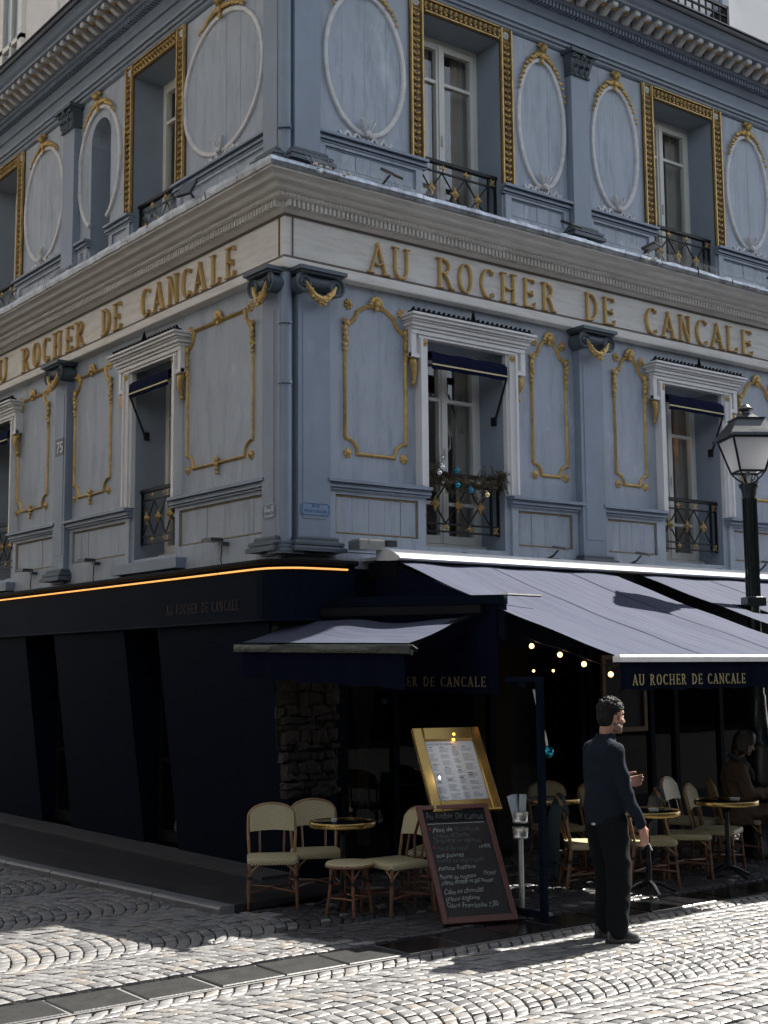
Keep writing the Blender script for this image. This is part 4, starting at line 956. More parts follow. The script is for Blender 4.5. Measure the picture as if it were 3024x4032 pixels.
# ================================================================== terrace awnings
def awning(x0, x1, label, letters, x_cut=None):
    t = thing('terrace_awning', label, 'awning', (0, 0, 0), 0, 'big terrace awnings')
    y0, z0, y1, z1 = -.62, 2.93, -3.29, 2.02
    nx, ny = 24, 20; m = MB(); W = x1-x0
    def H(u, v):        # slack cloth: shallow troughs between the arms, seams pulled tight
        s = abs(((x0+W*u)-x0-1.13*0) % 1.17-.585)/.585
        return -.046*math.sin(PI*v)*(1-.5*s) + .007*math.sin(u*23+v*3)*(1-v) + .006*math.sin(u*41-v*5)*v + .004*math.sin(u*17+v*19) - .012*math.exp(-((u*W) % 1.17)**2/.002)*0
    hole = lambda u, v: x_cut and abs(x0+W*u-x_cut) < .0
    for j in range(ny+1):
        for i in range(nx+1):
            u, v = i/nx, j/ny
            m.v.append((x0+W*u, y0+(y1-y0)*v, z0+(z1-z0)*v+H(u, v)))
    for j in range(ny):
        for i in range(nx):
            a = j*(nx+1)+i
            if x_cut and abs(x0+W*(i+.5)/nx-x_cut) < W/nx*.9 and abs(y0+(y1-y0)*(j+.5)/ny+1.66) < .16: continue
            m.f.append((a, a+1, a+nx+2, a+nx+1)); m.m.append(0)
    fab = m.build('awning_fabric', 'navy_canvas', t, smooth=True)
    sm = MB()
    k = 1
    while x0+1.10*k < x1-.1:      # raised stitched seams
        P = [(x0+1.10*k+.25*v*0, y0+(y1-y0)*v, z0+(z1-z0)*v+H(1.10*k/W, v)+.004) for v in [q/12 for q in range(13)]]
        sm.tube(P, .006, 4, flat=.4); k += 1
    sm.build('seam', 'navy_canvas', fab)
    m = MB(); m.bevbox(x0-.015, x1+.015, y1-.075, y1+.005, z1-.05, z1+.006, .015); m.build('front_bar', 'white_metal', t)
    m = MB(); n = 60; prof = [(y1-.045, z1-.05), (y1-.05, z1-.15), (y1-.045, z1-.265)]
    for i in range(n+1):
        x = x0+.01+(W-.02)*i/n
        for q, (y, z) in enumerate(prof): m.v.append((x, y-.008*q*math.sin(i*.55)-.004*math.sin(i*1.7), z+.004*math.sin(i*.8)*q))
    m.f += [(i*3+j, i*3+j+1, (i+1)*3+j+1, (i+1)*3+j) for i in range(n) for j in range(2)]; m.m += [0]*(2*n)
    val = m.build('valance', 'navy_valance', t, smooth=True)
    for ch, a, b in letters:
        link(letter_mesh(ch, a, b, z1-.228, .082, .004, 'pale_gold_print', True), 'letter', val, 0, (0, y1-.064, 0))
    for xa in (x0+.35, x1-.35):
        m = MB(); sg = 1 if xa < (x0+x1)/2 else -1
        m.tube([(xa, -.4, 2.93), (xa+sg*.75, -1.75, 2.43), (xa, -3.25, 1.99)], .022, 6); m.build('folding_arm', 'black_paint', t)
    return t
def word_run(txt, x0, x1, gaps=.55):
    adv = {'A':.66,'U':.72,'R':.70,'O':.74,'C':.68,'H':.78,'E':.60,'D':.74,'N':.78,'L':.60,' ':.45}
    tot = sum(adv[c]+.13 for c in txt); x = x0; out = []; k = (x1-x0)/tot
    for c in txt:
        if c != ' ': out.append((c, x, x+adv[c]*k))
        x += (adv[c]+.13)*k
    return out
AW1 = awning(.861, 3.78, 'sunlit grey blue awning over the terrace, with the printed valance, nearest the corner', word_run('AU ROCHER DE CANCALE', .985, 2.385))
AW2 = awning(4.20, 8.4, 'sunlit grey blue awning pierced by the lamp post, at the right edge', word_run('AU ROCHER DE CANCALE', 5.1, 6.9), 4.78)
m = MB()
prof = [(-.16, 2.985), (-.46, 2.968), (-.52, 2.975), (-.532, 2.99), (-.522, 3.008), (-.36, 3.085), (-.30, 3.095), (-.16, 3.10)]
m.prism([(.82, y-.15, z-.025) for y, z in prof], (7.7, 0, 0)); m.box(.84, 8.5, -.33, -.05, 2.97, 3.0); c_ = m.build('awning_cassette', 'white_metal', None); tag(c_, 'long bright metal awning housing fixed along the foot of the first floor', 'awning housing')
m = MB()
for x in (1.9, 3.2, 4.48, 5.9): m.prism([(x, -.30, 2.935), (x, -.653, 2.950), (x, -.615, 3.003), (x, -.37, 3.087), (x, -.30, 3.09)], (.03, 0, 0))
m.build('bracket', 'floodlight_grey', c_)
m = MB(); m.box(.84, 8.5, -.60, -.16, 2.80, 2.945); m.build('cassette_underside', 'black_paint', c_)
# gable cloth, side beam and low side awning at the corner end
gb = thing('side_curtain', 'dark navy gable cloth closing the end of the terrace under the big awning', 'awning')
m = MB(); m.prism([(.845, -.28, 3.0), (.845, -1.98, 2.455), (.845, -.28, 2.50)], (.012, 0, 0)); m.build('gable_cloth', 'navy_valance', gb)
m = MB(); m.prism([(.30, -.22, 2.51), (.88, -2.03, 2.475), (.88, -2.03, 2.555), (.30, -.22, 2.60)], (.06, .02, 0)); m.build('side_beam', 'shopfront_navy', gb)
m = MB(); m.prism([(.87, -2.04, 2.52), (.86, -1.66, 2.50), (.86, -1.86, 2.20), (.87, -2.04, 2.17)], (.03, 0, 0)); m.build('end_plate', 'shopfront_navy', gb)
m = MB(); m.tube([(1.06, -1.86, 2.57), (1.46, -1.88, 2.565)], .012, 6); m.tube([(.87, -1.84, 2.53), (1.08, -1.86, 2.575)], .012, 6); m.build('rail_end', 'iron_black', gb)
m = MB(); n = 30
for i in range(n+1):
    y = -.30-1.66*i/n
    for q, z in enumerate((2.46, 2.1, 1.715)): m.v.append((.85+.010*q*math.sin(i*.7), y, z))
m.f += [(i*3+j, i*3+j+1, (i+1)*3+j+1, (i+1)*3+j) for i in range(n) for j in range(2)]; m.m += [0]*(2*n)
vl = m.build('hanging_valance', 'navy_valance', gb, smooth=True)
for ch, a, b in word_run('AU ROCHER DE CANCALE', .13, 1.86):
    link(letter_mesh(ch, a, b, 1.775, .085, .004, 'gold_leaf_old', True), 'letter', vl, -PI/2, (.825, 0, 0))
sa = thing('side_awning', 'low sunlit awning with sagging cloth over the corner bistro chairs', 'awning')
A_, B_, C_, D_ = Vector((-.45, .045, 2.183)), Vector((-.12, -1.98, 2.139)), Vector((.10, -.07, 2.395)), Vector((.72, -1.66, 2.372))
m = MB(); nx, ny = 30, 10
for j in range(ny+1):
    for i in range(nx+1):
        u, v = i/nx, j/ny; f = A_.lerp(B_, u); b = C_.lerp(D_, u)
        p = f.lerp(b, v); z = -.045*v**1.5*(math.sin(u*PI*1.0)*.35+.55*max(0, math.sin((u-.42)*PI/.58)) + .18*math.sin(u*13)) - .02*math.sin(PI*v)
        m.v.append((p.x, p.y, p.z+z))
m.f += [(j*(nx+1)+i, j*(nx+1)+i+1, (j+1)*(nx+1)+i+1, (j+1)*(nx+1)+i) for j in range(ny) for i in range(nx)]; m.m += [0]*(nx*ny)
m.build('awning_fabric', 'navy_canvas', sa, smooth=True)
ax = (B_-A_).normalized(); nrm = Vector((ax.y, -ax.x, 0))
if nrm.x > 0: nrm = -nrm
m = MB(); e0 = A_-ax*.05; e1 = B_+ax*.05
m.prism([e0+nrm*.0+Vector((0,0,-.01)), e0+nrm*.055+Vector((0,0,-.02)), e0+nrm*.06+Vector((0,0,-.085)), e0+nrm*.02+Vector((0,0,-.10)), e0+Vector((0,0,-.07))], e1-e0); m.build('front_bar', 'lamp_green', sa)
m = MB(); n = 40
for i in range(n+1):
    p = A_.lerp(B_, .015+.97*i/n)+nrm*.03
    for q, z in enumerate((-.085, -.20, -.315-.055*(i/n))): m.v.append((p.x+nrm.x*.008*q*math.sin(i*.9), p.y, p.z+z+.004*q*math.sin(i*.6)))
m.f += [(i*3+j, i*3+j+1, (i+1)*3+j+1, (i+1)*3+j) for i in range(n) for j in range(2)]; m.m += [0]*(2*n)
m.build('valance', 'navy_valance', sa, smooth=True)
m = MB(); m.tube([tuple(B_+Vector((.03, .03, -.06))), (.35, -1.60, 2.22), (.80, -1.75, 2.40)], .022, 6); m.tube([tuple(A_+Vector((.05, -.05, -.06))), (.1, -.12, 2.2), (.28, -.2, 2.42)], .022, 6); m.tube([tuple(B_+ax*.06+nrm*.04+Vector((0, 0, -.03))), tuple(B_+ax*.11+nrm*.03+Vector((0, 0, -.06)))], .018, 6); m.build('folding_arm', 'black_paint', sa)
m = MB(); m.prism([(.16, -.14, 2.42), (.76, -1.86, 2.40), (.76, -1.86, 2.47), (.16, -.14, 2.50)], (.05, .02, 0)); m.build('roller_housing', 'black_paint', sa)

for ch, a, b in word_run('AU ROCHER DE CANCALE', -1.86, -.42): link(letter_mesh(ch, a, b, 2.50, .10, .003, 'faded_gold_print', True), 'fascia_letter', BLD, -PI/2, (-.2505, 0, 0))
# ================================================================== festoon bulbs
fs = thing('festoon_lights', 'string of warm round bulbs hanging under the left edge of the big awning', 'string lights')
BP = [(1.05, -2.178, 2.116), (1.05, -2.512, 2.038), (1.05, -2.783, 1.958), (1.05, -3.071, 1.875)]
m = MB(); m.tube([(1.05, -1.6, 2.36), (1.05, -2.178, 2.17), (1.05, -2.35, 2.12), (1.05, -2.512, 2.09), (1.05, -2.783, 2.01), (1.05, -3.071, 1.93), (1.05, -3.25, 1.98)], .005, 5); m.build('cable', 'iron_black', fs)
for p in BP:
    m = MB(); m.ball(p, .022, 12, 8); b = m.build('bulb', 'bulb_glow', fs, smooth=True)
    m = MB(); m.tube([(p[0], p[1], p[2]+.024), (p[0], p[1], p[2]+.06)], .012, 7); m.build('socket', 'iron_black', fs)
for i, x in enumerate((4.251, 4.609, 4.945)):
    t = thing('interior_bulb', ('first', 'middle', 'last')[i]+' from the left of the three small warm bulbs glowing deep inside the dining room', 'light bulb', (x, 1.5, 1.90), 0, 'small bulbs glowing inside the dining room')
    m = MB(); m.ball((0, 0, 0), .017, 8, 6); m.build('bulb', 'bulb_glow', t, smooth=True); m = MB(); m.tube([(0, 0, .015), (0, 0, .8)], .004, 4); m.build('cord', 'iron_black', t)
t = thing('window_bulb', 'amber bulb burning behind the upper pane of the window next to the lantern', 'light bulb', (6.09, .55, 4.70))
m = MB(); m.ball((0, -.03, 0), .026, 10, 6, (1, 1, 1.3)); m.build('bulb', 'amber_glow', t, smooth=True); m = MB(); m.tube([(0, -.03, .03), (0, -.03, .55)], .006, 5); m.build('cord', 'iron_black', t)
t = thing('hanging_ornament', 'teal glass ornament on a cord between the glass screen and the standing man', 'ornament')
m = MB(); m.tube([(1.1, -2.14, 1.75), (1.1, -2.19, 1.56), (1.1, -2.27, 1.37), (1.1, -2.29, 1.28)], .010, 6); m.build('cord', 'rope_stone', t, smooth=True)
m = MB(); m.ball((1.1, -2.30, 1.235), .045, 14, 8, (1, 1, 1.15)); m.build('bauble', 'bauble_teal', t, smooth=True)
m = MB(); m.ball((1.1, -2.21, 1.385), .03, 10, 6, (1.4, .5, .6)); m.build('clip', 'steel', t, smooth=True)

# ================================================================== fir garland on the window balcony
gt = thing('fir_garland', 'dry fir garland with teal, silver and gold baubles over the balcony rail', 'garland')
rnd = random.Random(9)
m = MB(); m.tube([(1.72, .02, 3.93), (1.95, .0, 3.93), (2.3, .0, 3.84), (2.6, .02, 3.86), (2.76, .05, 3.93)], .02, 6); m.build('twig_core', 'fir_twig', gt)
m = MB()
for k in range(150):
    t = rnd.random(); x = 1.72+1.05*t; zc = 3.92-.10*math.sin(t*PI)+.03
    p = Vector((x, -.01+rnd.uniform(-.05, .05), zc+rnd.uniform(-.07, .07)))
    d = Vector((rnd.uniform(-.8, .8), rnd.uniform(-1, .25), rnd.uniform(-1.25, .75))).normalized(); L = rnd.uniform(.08, .20)
    if t < .25: L *= 1.15
    tip = p+d*L+Vector((0, 0, -.03)); s_ = d.orthogonal().normalized(); q = d.cross(s_)
    for j in range(11):
        a = p.lerp(tip, j/10.5)
        for w in range(5):
            an = rnd.uniform(0, 2*PI); o = (s_*math.cos(an)+q*math.sin(an))*.034*(1-.4*j/10)+d*.022
            e = a+o; sd_ = o.cross(d).normalized()*.0028
            kk = len(m.v); m.v += [tuple(a-sd_), tuple(a+sd_), tuple(e)]; m.f.append((kk, kk+1, kk+2)); m.m.append(0)
m.build('fir_sprays', 'fir_needles', gt, kind='stuff')
for x, z, r, mt in ((1.835, 3.975, .027, 'bauble_silver'), (1.80, 3.915, .027, 'bauble_silver'), (2.03, 3.955, .033, 'bauble_matt_teal'), (2.035, 3.805, .033, 'bauble_teal'), (2.215, 3.765, .036, 'bauble_matt_teal'), (2.44, 3.735, .033, 'bauble_gold'), (1.85, 4.08, .012, 'bauble_silver')):
    m = MB(); m.ball((x-.02, -.125, z), r, 18, 12); m.tube([(x-.02, -.125, z+r*.95), (x-.02, -.12, z+r*1.3)], r*.25, 6); m.build('bauble', mt, gt, smooth=True)

# ================================================================== street lamp
lp = thing('street_lamp', 'dark green lamp post with square glass lantern rising through the awning', 'street lamp', (4.78, -1.66, 0), R_(-32))
m = MB()
m.lathe((0, 0, 0), [(.24, 0), (.24, .06), (.21, .10), (.20, .55), (.22, .60), (.22, .66), (.17, .70), (.155, 1.05), (.17, 1.09), (.17, 1.14), (.135, 1.19), (.10, 1.35), (.085, 1.55), (.085, 1.62), (.072, 1.66), (.068, 2.4), (.062, 2.62), (.062, 3.70), (.07, 3.72), (.085, 3.80), (.105, 3.83), (.105, 3.855), (.05, 3.86)], 20)
m.build('post', 'lamp_green', lp, smooth=True)
m = MB()
for k in range(12):
    a = 2*PI*k/12; m.box(.07*math.cos(a)-.006, .07*math.cos(a)+.006, .07*math.sin(a)-.006, .07*math.sin(a)+.006, 2.62, 3.70)
m.build('fluting', 'lamp_green', lp)
m = MB(); m.bevbox(-.10, .10, -.10, .10, 2.56, 2.66, .01); m.build('collar', 'lamp_green', lp)
zb_, zt_, rb, rt = 3.985, 4.34, .135, .235
def sq(r, z): return [(-r, -r, z), (r, -r, z), (r, r, z), (-r, r, z)]
m = MB()
for i in range(4):
    m.tube([sq(rb, zb_)[i], sq(rt, zt_)[i]], .013, 5); m.tube([sq(rb, zb_)[i], sq(rb, zb_)[(i+1) % 4]], .013, 5); m.tube([sq(rt, zt_)[i], sq(rt, zt_)[(i+1) % 4]], .018, 5)
    c = sq(rb, zb_)[i]; m.tube([c, (c[0]*.75, c[1]*.75, 3.93), (c[0]*.25, c[1]*.25, 3.86)], .009, 5)
m.build('lantern_frame', 'iron_black', lp)
for i in range(4):
    g = MB(); a, b = sq(rb-.004, zb_), sq(rt-.004, zt_); g.add([a[i], a[(i+1) % 4], b[(i+1) % 4], b[i]], [(0, 1, 2, 3)]); g.build('pane', 'lantern_glass', lp)
m = MB(); A0, A1, A2, A3 = sq(rt+.035, zt_+.005), sq(rt+.03, zt_+.035), sq(.145, zt_+.20), sq(.16, zt_+.215)
m.add(A0+A1+A2+A3, [(3, 2, 1, 0)]+[(a*4+i, a*4+(i+1) % 4, a*4+4+(i+1) % 4, a*4+4+i) for a in range(3) for i in range(4)]+[(12, 13, 14, 15)])
m.add(sq(.115, zt_+.2155)+sq(.05, zt_+.275), [(0, 1, 5, 4), (1, 2, 6, 5), (2, 3, 7, 6), (3, 0, 4, 7), (4, 5, 6, 7)])
for i in range(4): m.ball(A0[i], .02, 6, 4)
m.lathe((0, 0, zt_), [(.05, .27), (.045, .30), (.075, .315), (.082, .33), (.05, .35), (.03, .37), (.008, .385)], 14)
m.build('lantern_roof', 'floodlight_grey', lp)
m = MB(); m.tube([(0, 0, 3.86), (0, 0, 4.02)], .02, 8); m.box(-.1, .1, -.1, .1, 3.99, 3.995); m.build('burner', 'steel', lp)
# ================================================================== ground
m = MB(); m.add([(-90, -90, -.035), (120, -90, -.035), (120, 120, -.035), (-90, 120, -.035)], [(0, 1, 2, 3)])
m.build('ground', 'joint_dirt', None, kind='structure')
street = link(None, 'cobbled_street', None, kind='structure')
rnd = random.Random(4)
camp = Vector((-6.836, -10.386, 1.92)); cr_, cf_ = Vector((.7924, -.6100, 0)), Vector((.6100, .7924, 0))
stones = []
W_, R0, step = 1.42, 1.02, .104           # segmental fans opening along the street
half = math.asin(W_/2/R0); nst = 14
def sidewalk(x, y): return y > -.90 and x < .3 and x > (-1.57+(2.9-y)*.084 if y < 3 else -1.57-(y-3)*.05) and True
col0 = -13
for ci in range(-9, 11):
    yc = ci*W_+.25; off_ = rnd.uniform(0, step)
    xs = -14.0
    for k in range(int(28/step)):
        cx = xs+off_+k*step
        for a in range(nst):
            t0 = -half+2*half*a/nst; t1 = -half+2*half*(a+1)/nst
            tm = (t0+t1)/2; x = cx+R0*math.cos(tm); y = yc+R0*math.sin(tm)
            if -2.645 > y > -3.135: continue
            if sidewalk(x-.05, y) or (x > .0 and y > -.02) or (x > -.1 and y > 0): continue
            v = Vector((x, y, 0))-camp; f = v.dot(cf_); r = v.dot(cr_)
            if f < 4.5 or abs(r) > f*.31+.7 or x > 9 or f > 26: continue
            jt = rnd.uniform(-.1, .1)*(t1-t0)
            stones.append((f, cx, yc, t0, t1, x, y))
def stone_geo(cx, yc, t0, t1, rnd):
    g = rnd.uniform(.008, .017); P = []; R = R0
    e = (t1-t0)*rnd.uniform(.06, .12); j = lambda a=.004: rnd.uniform(-a, a)
    def pt(c, t, rr=0): return (c+(R+rr)*math.cos(t)+j(), yc+(R+rr)*math.sin(t)+j())
    q = [pt(cx+g*.5, t0+e), pt(cx+step-g*.6, t0+e), pt(cx+step-g*.6, t1-e), pt(cx+g*.5, t1-e)]
    mx = sum(p[0] for p in q)/4; my = sum(p[1] for p in q)/4; h = rnd.uniform(-.006, .003); tx, ty = j(.045), j(.045)
    Z = lambda p, d: h+d+(p[0]-mx)*tx+(p[1]-my)*ty
    bt = [(p[0], p[1], -.036) for p in q]; lo = [(p[0], p[1], Z(p, -.007)) for p in q]
    up = [(mx+(p[0]-mx)*.80, my+(p[1]-my)*.80, Z(p, -.0005)) for p in q]
    return bt[:4]+lo+up+[(mx, my, h+.0015)], [(i, (i+1) % 4, 4+(i+1) % 4, 4+i) for i in range(4)]+[(4+i, 4+(i+1) % 4, 8+(i+1) % 4, 8+i) for i in range(4)]+[(8+i, 8+(i+1) % 4, 12) for i in range(4)]
stones.sort(key=lambda s: s[0])
inframe = lambda f, x, y: abs((Vector((x, y, 0))-camp).dot(cr_)) < f*.292 and f > 7.55
big = [s for s in stones if inframe(s[0], s[5], s[6])][:300]; ids = {id(s) for s in big}
SM = ['sett_granite', 'sett_granite', 'sett_granite', 'sett_dark', 'sett_warm', 'sett_granite', 'sett_dark', 'sett_granite']
for s in big:
    m = MB(); vs, fs_ = stone_geo(*s[1:5], rnd); m.add(vs, fs_); m.build('cobblestone', rnd.choice(SM), street, smooth=True)
m = MB(); mats_ = ['sett_granite', 'sett_dark', 'sett_warm', 'sett_wet_shade']
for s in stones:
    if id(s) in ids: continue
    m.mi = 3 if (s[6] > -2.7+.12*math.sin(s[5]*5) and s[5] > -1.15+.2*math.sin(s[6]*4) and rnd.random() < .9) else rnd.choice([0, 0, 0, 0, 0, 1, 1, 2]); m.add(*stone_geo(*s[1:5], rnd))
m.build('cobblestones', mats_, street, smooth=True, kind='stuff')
# granite slab band along the terrace edge
band = link(None, 'slab_band', None, kind='structure')
m = MB(); m.box(-9, 12, -3.10, -2.67, -.03, -.007); m.build('mortar_bed', 'mortar_white', band)
x = -7.4
while x < 11:
    w = .49+rnd.uniform(-.02, .02)
    m = MB(); j = lambda: rnd.uniform(-.008, .008); q = [(x+.012+j(), -3.078+j()), (x+w-.012+j(), -3.078+j()), (x+w-.012+j(), -2.692+j()), (x+.012+j(), -2.692+j())]
    z = rnd.uniform(.0, .005)
    m.add([(a, b, -.03) for a, b in q]+[(a, b, z-.006) for a, b in q]+[(a+(.008 if a < x+w/2 else -.008), b+(.008 if b < -2.9 else -.008), z) for a, b in q],
          [(0,1,5,4),(1,2,6,5),(2,3,7,6),(3,0,4,7),(4,5,9,8),(5,6,10,9),(6,7,11,10),(7,4,8,11),(8,9,10,11)])
    m.build('slab', 'slab_wet_shade' if x > -1.1 else 'slab_granite', band); x += w
# a metal drain rail glinting in the terrace floor at the right
m = MB(); m.box(1.93, 4.2, -3.16, -3.12, 0, .006); dk = m.build('drain_rail', 'steel', None); tag(dk, 'thin metal drain rail set in the paving at the terrace edge', 'drain')
# left pavement with granite kerb
pav = link(None, 'pavement', None, kind='structure')
kx = lambda y: -1.26-(y+.94)*.084 if y < 3 else -1.59-(y-3)*.05
m = MB()
ys = [-.92, 0, 1, 2, 3, 5, 8, 12, 16, 24, 40]
m.v = []; 
for y in ys: m.v += [(kx(y)+.13, y, .055), (.05, y, .057), (kx(y)+.13, y, -.02), ]
for i in range(len(ys)-1): m.f += [(i*3, i*3+1, i*3+4, i*3+3)]; m.m.append(0)
m.f.append((0, 2, 1)); m.m.append(0)
m.add([(kx(-.92)+.13, -.92, .055), (-.62, -.86, .057), (-.42, -.30, .057), (-.1, .0, .057), (-.1, .0, -.03), (-.42, -.30, -.03), (-.62, -.86, -.03), (kx(-.92)+.13, -.92, -.03)], [(1, 2, 5, 6), (2, 3, 4, 5), (0, 1, 6, 7)])
m.build('asphalt_surface', 'asphalt', pav)
m = MB(); pp = [(.02, y) for y in (-.0, 24)]
m.box(-.26, .12, .0, 24, .0, .085); m.build('wall_footing', 'footing_cement', pav)
y = -.95
while y < 22:
    L = rnd.uniform(.85, 1.05); m = MB(); y1 = y+L-.012
    z = .062+rnd.uniform(-.004, .004)
    for i, (q, yy) in enumerate(((0, y), (1, y1))):
        k = kx(yy); m.v += [(k, yy, -.03), (k, yy, z-.022), (k+.012, yy, z-.006), (k+.03, yy, z), (k+.14, yy, z), (k+.14, yy, -.03)]
    m.f += [(i, i+1, i+7, i+6) for i in range(5)]+[(0, 1, 2, 3, 4, 5), (11, 10, 9, 8, 7, 6)]; m.m += [0]*7
    m.build('kerb_stone', 'kerb_granite', pav); y += L
# ================================================================== houses across the streets (seen in the panes, and closing the canyon)
def house(name, label, x0, x1, y0, y1, h, face):
    t = thing(name, label, 'building'); m = MB(); m.box(x0, x1, y0, y1, -.03, h); m.build('wall', 'opposite_render', t)
    w = MB(); fr = MB()
    L = (x1-x0) if face == 'y' else (y1-y0); n = int(L/2.1)
    for fl in range(7):
        for k in range(n):
            c = (k+.5)*L/n; zb = 3.6+fl*3.0
            if zb+2 > h: continue
            if face == 'y':
                w.box(x0+c-.5, x0+c+.5, y1, y1+.02, zb, zb+1.9); fr.box(x0+c-.62, x0+c-.5, y1, y1+.10, zb, zb+2.0); fr.box(x0+c+.5, x0+c+.62, y1, y1+.10, zb, zb+2.0); fr.box(x0+c-.7, x0+c+.7, y1, y1+.16, zb+1.9, zb+2.05); fr.box(x0+c-.6, x0+c+.6, y1, y1+.25, zb-.08, zb)
            else:
                w.box(x1, x1+.02, y0+c-.5, y0+c+.5, zb, zb+1.9); fr.box(x1, x1+.1, y0+c-.62, y0+c-.5, zb, zb+2.0); fr.box(x1, x1+.1, y0+c+.5, y0+c+.62, zb, zb+2); fr.box(x1, x1+.25, y0+c-.6, y0+c+.6, zb-.08, zb)
    w.build('window_glazing', 'interior_dark', t, kind='stuff'); fr.build('window_trim', 'white_trim', t, kind='stuff')
    b = MB()
    if face == 'y': b.box(x0, x1, y1, y1+.15, .2, 3.0)
    else: b.box(x1, x1+.15, y0, y1, .2, 3.0)
    b.build('shopfront', 'shopfront_recess', t)
house('opposite_building', 'pale rendered house across the sunny street', -34, 44, -28, -17, 9.5, 'y')
house('opposite_building', 'pale rendered house across the shaded side street', -26, -9.8, -4, 34, 21, 'x')
# ================================================================== rattan bistro chairs, stool and tables
def make_chair(name='bistro_chair', wood='wicker_rattan', legm='rattan_red'):
    t = thing(name, 'rattan chair', 'chair')
    hb, zt, zp = .20, .80, .575
    yb = lambda z: .175+.10*max(0, z-.40)/.40+.0
    # bent arch of the back running down into the rear legs
    P = [(-.205, .235, 0), (-.195, .205, .20), (-.19, .18, .40), (-.20, yb(.55), .55), (-.198, yb(.68), .68)]
    A = [(-.198*math.cos(R_(a))-0, yb(.70+.10*math.sin(R_(a))), .68+.12*math.sin(R_(a))**.8) for a in range(15, 90, 15)]
    P = P+A+[(0, yb(.80), .80)]; P = P+[(-x, y, z) for x, y, z in reversed(P[:-1])]
    m = MB(); m.tube(P, .0125, 8); f = m.build('frame', wood, t, smooth=True)
    # woven back panel
    m = MB(); n, k = 16, 6
    for i in range(n+1):
        x = -.186+.372*i/n; a = math.acos(max(-1, min(1, x/.198))); zz = .68+.12*max(0, math.sin(a))**.8-.008
        z0 = zp+.012*math.cos(x/.186*PI/2)
        for j in range(k+1):
            z = z0+(zz-z0)*j/k; m.v.append((x, yb(z)-.012+.05*(x/.19)**2*-.3, z))
    m.f += [(i*(k+1)+j, (i+1)*(k+1)+j, (i+1)*(k+1)+j+1, i*(k+1)+j+1) for i in range(n) for j in range(k)]; m.m += [0]*(n*k)
    nv = len(m.v); m.v += [(x, y+.02, z) for x, y, z in m.v[:nv]]; F = [tuple(i+nv for i in reversed(q)) for q in m.f]; m.f += F; m.m += [0]*len(F)
    rim = [i*(k+1) for i in range(n+1)]+[n*(k+1)+j for j in range(1, k+1)]+[i*(k+1)+k for i in range(n-1, -1, -1)]+[j for j in range(k-1, 0, -1)]
    for a, b in zip(rim, rim[1:]+rim[:1]): m.f.append((a, b, b+nv, a+nv)); m.m.append(0)
    m.build('backrest', 'woven_cane', t, smooth=True)
    for sg in (-1, 1):
        m = MB(); m.tube([(sg*.10, .178, .40), (sg*.105, yb(.58), .58)], .010, 7); m.build('back_support', legm, t, smooth=True)
    # padded woven seat
    m = MB(); n = 7; B = []
    out = []
    for x, y in ((-.205, -.20), (.205, -.20), (.19, .19), (-.19, .19)):
        out.append((x, y))
    def rr(x0, x1, y0, y1, z0, z1):
        c = []
        for (cx, cy, a0) in ((x1-.04, y1-.04, 0), (x0+.04, y1-.04, 90), (x0+.04, y0+.04, 180), (x1-.04, y0+.04, 270)):
            for q in range(4): c.append((cx+.04*math.cos(R_(a0+30*q)), cy+.04*math.sin(R_(a0+30*q))))
        return c
    c = rr(-.205, .205, -.205, .195, 0, 0); N = len(c); L = [(1, .352), (1.02, .365), (1.02, .385), (.99, .398), (.9, .404), (.5, .400), (.1, .398)]
    for s_, z in L: m.v += [(x*s_, y*s_, z) for x, y in c]
    for q in range(len(L)-1): m.f += [(q*N+i, q*N+(i+1) % N, (q+1)*N+(i+1) % N, (q+1)*N+i) for i in range(N)]; m.m += [0]*N
    m.f += [tuple(range(N-1, -1, -1)), tuple(range((len(L)-1)*N, len(L)*N))]; m.m += [0, 0]
    m.build('seat', 'woven_cane', t, smooth=True)
    for sg in (-1, 1):
        m = MB(); m.tube([(sg*.185, -.18, .36), (sg*.19, -.19, .2), (sg*.20, -.205, 0)], [.0145, .0145, .013], 8); lg = m.build('leg', legm, t, smooth=True)
        w = MB(); w.tube([(sg*.1875, -.185, .235), (sg*.189, -.187, .265)], .019, 8); w.build('wrapping', 'black_wrap', lg)
        m = MB(); m.tube([(sg*.19, .178, .36), (sg*.193, .198, .2), (sg*.203, .23, 0)], [.0150, .0150, .014], 8); lg = m.build('leg', legm, t, smooth=True)
        w = MB(); w.tube([(sg*.192, .19, .235), (sg*.193, .194, .265)], .020, 8); w.build('wrapping', 'black_wrap', lg)
    m = MB()
    for sg in (-1, 1):
        m.tube([(sg*.19, -.188, .27), (sg*.165, -.188, .31), (sg*.11, -.188, .355)], .0085, 6); m.tube([(sg*.19, -.18, .27), (sg*.188, -.15, .31), (sg*.185, -.10, .355)], .0085, 6)
        m.tube([(sg*.192, .19, .27), (sg*.165, .188, .31), (sg*.11, .185, .355)], .0085, 6)
    m.build('brace', wood, t, smooth=True)
    m = MB()
    for sg in (-1, 1): m.tube([(sg*.196, -.198, .13), (sg*.17, 0, .15), (sg*.20, .215, .13)], .0095, 6)
    m.tube([(-.196, -.198, .13), (0, -.01, .145), (.196, -.198, .13)], .0095, 6); m.tube([(-.2, .215, .13), (0, .03, .145), (.2, .215, .13)], .0095, 6)
    m.build('stretcher', legm, t, smooth=True)
    return t
GC = 'rattan bistro chairs of the terrace'
proto = make_chair()
def put_chair(x, y, face, label, first=False, sc=1.0):
    o = proto if first else copy_tree(proto)
    ang = math.atan2(face[1], face[0])+PI/2       # seat front is local -y
    o.location = (x, y, 0); o.rotation_euler = (0, 0, ang); o.scale = (sc, sc, sc)
    tag(o, label, 'chair', GC); return o
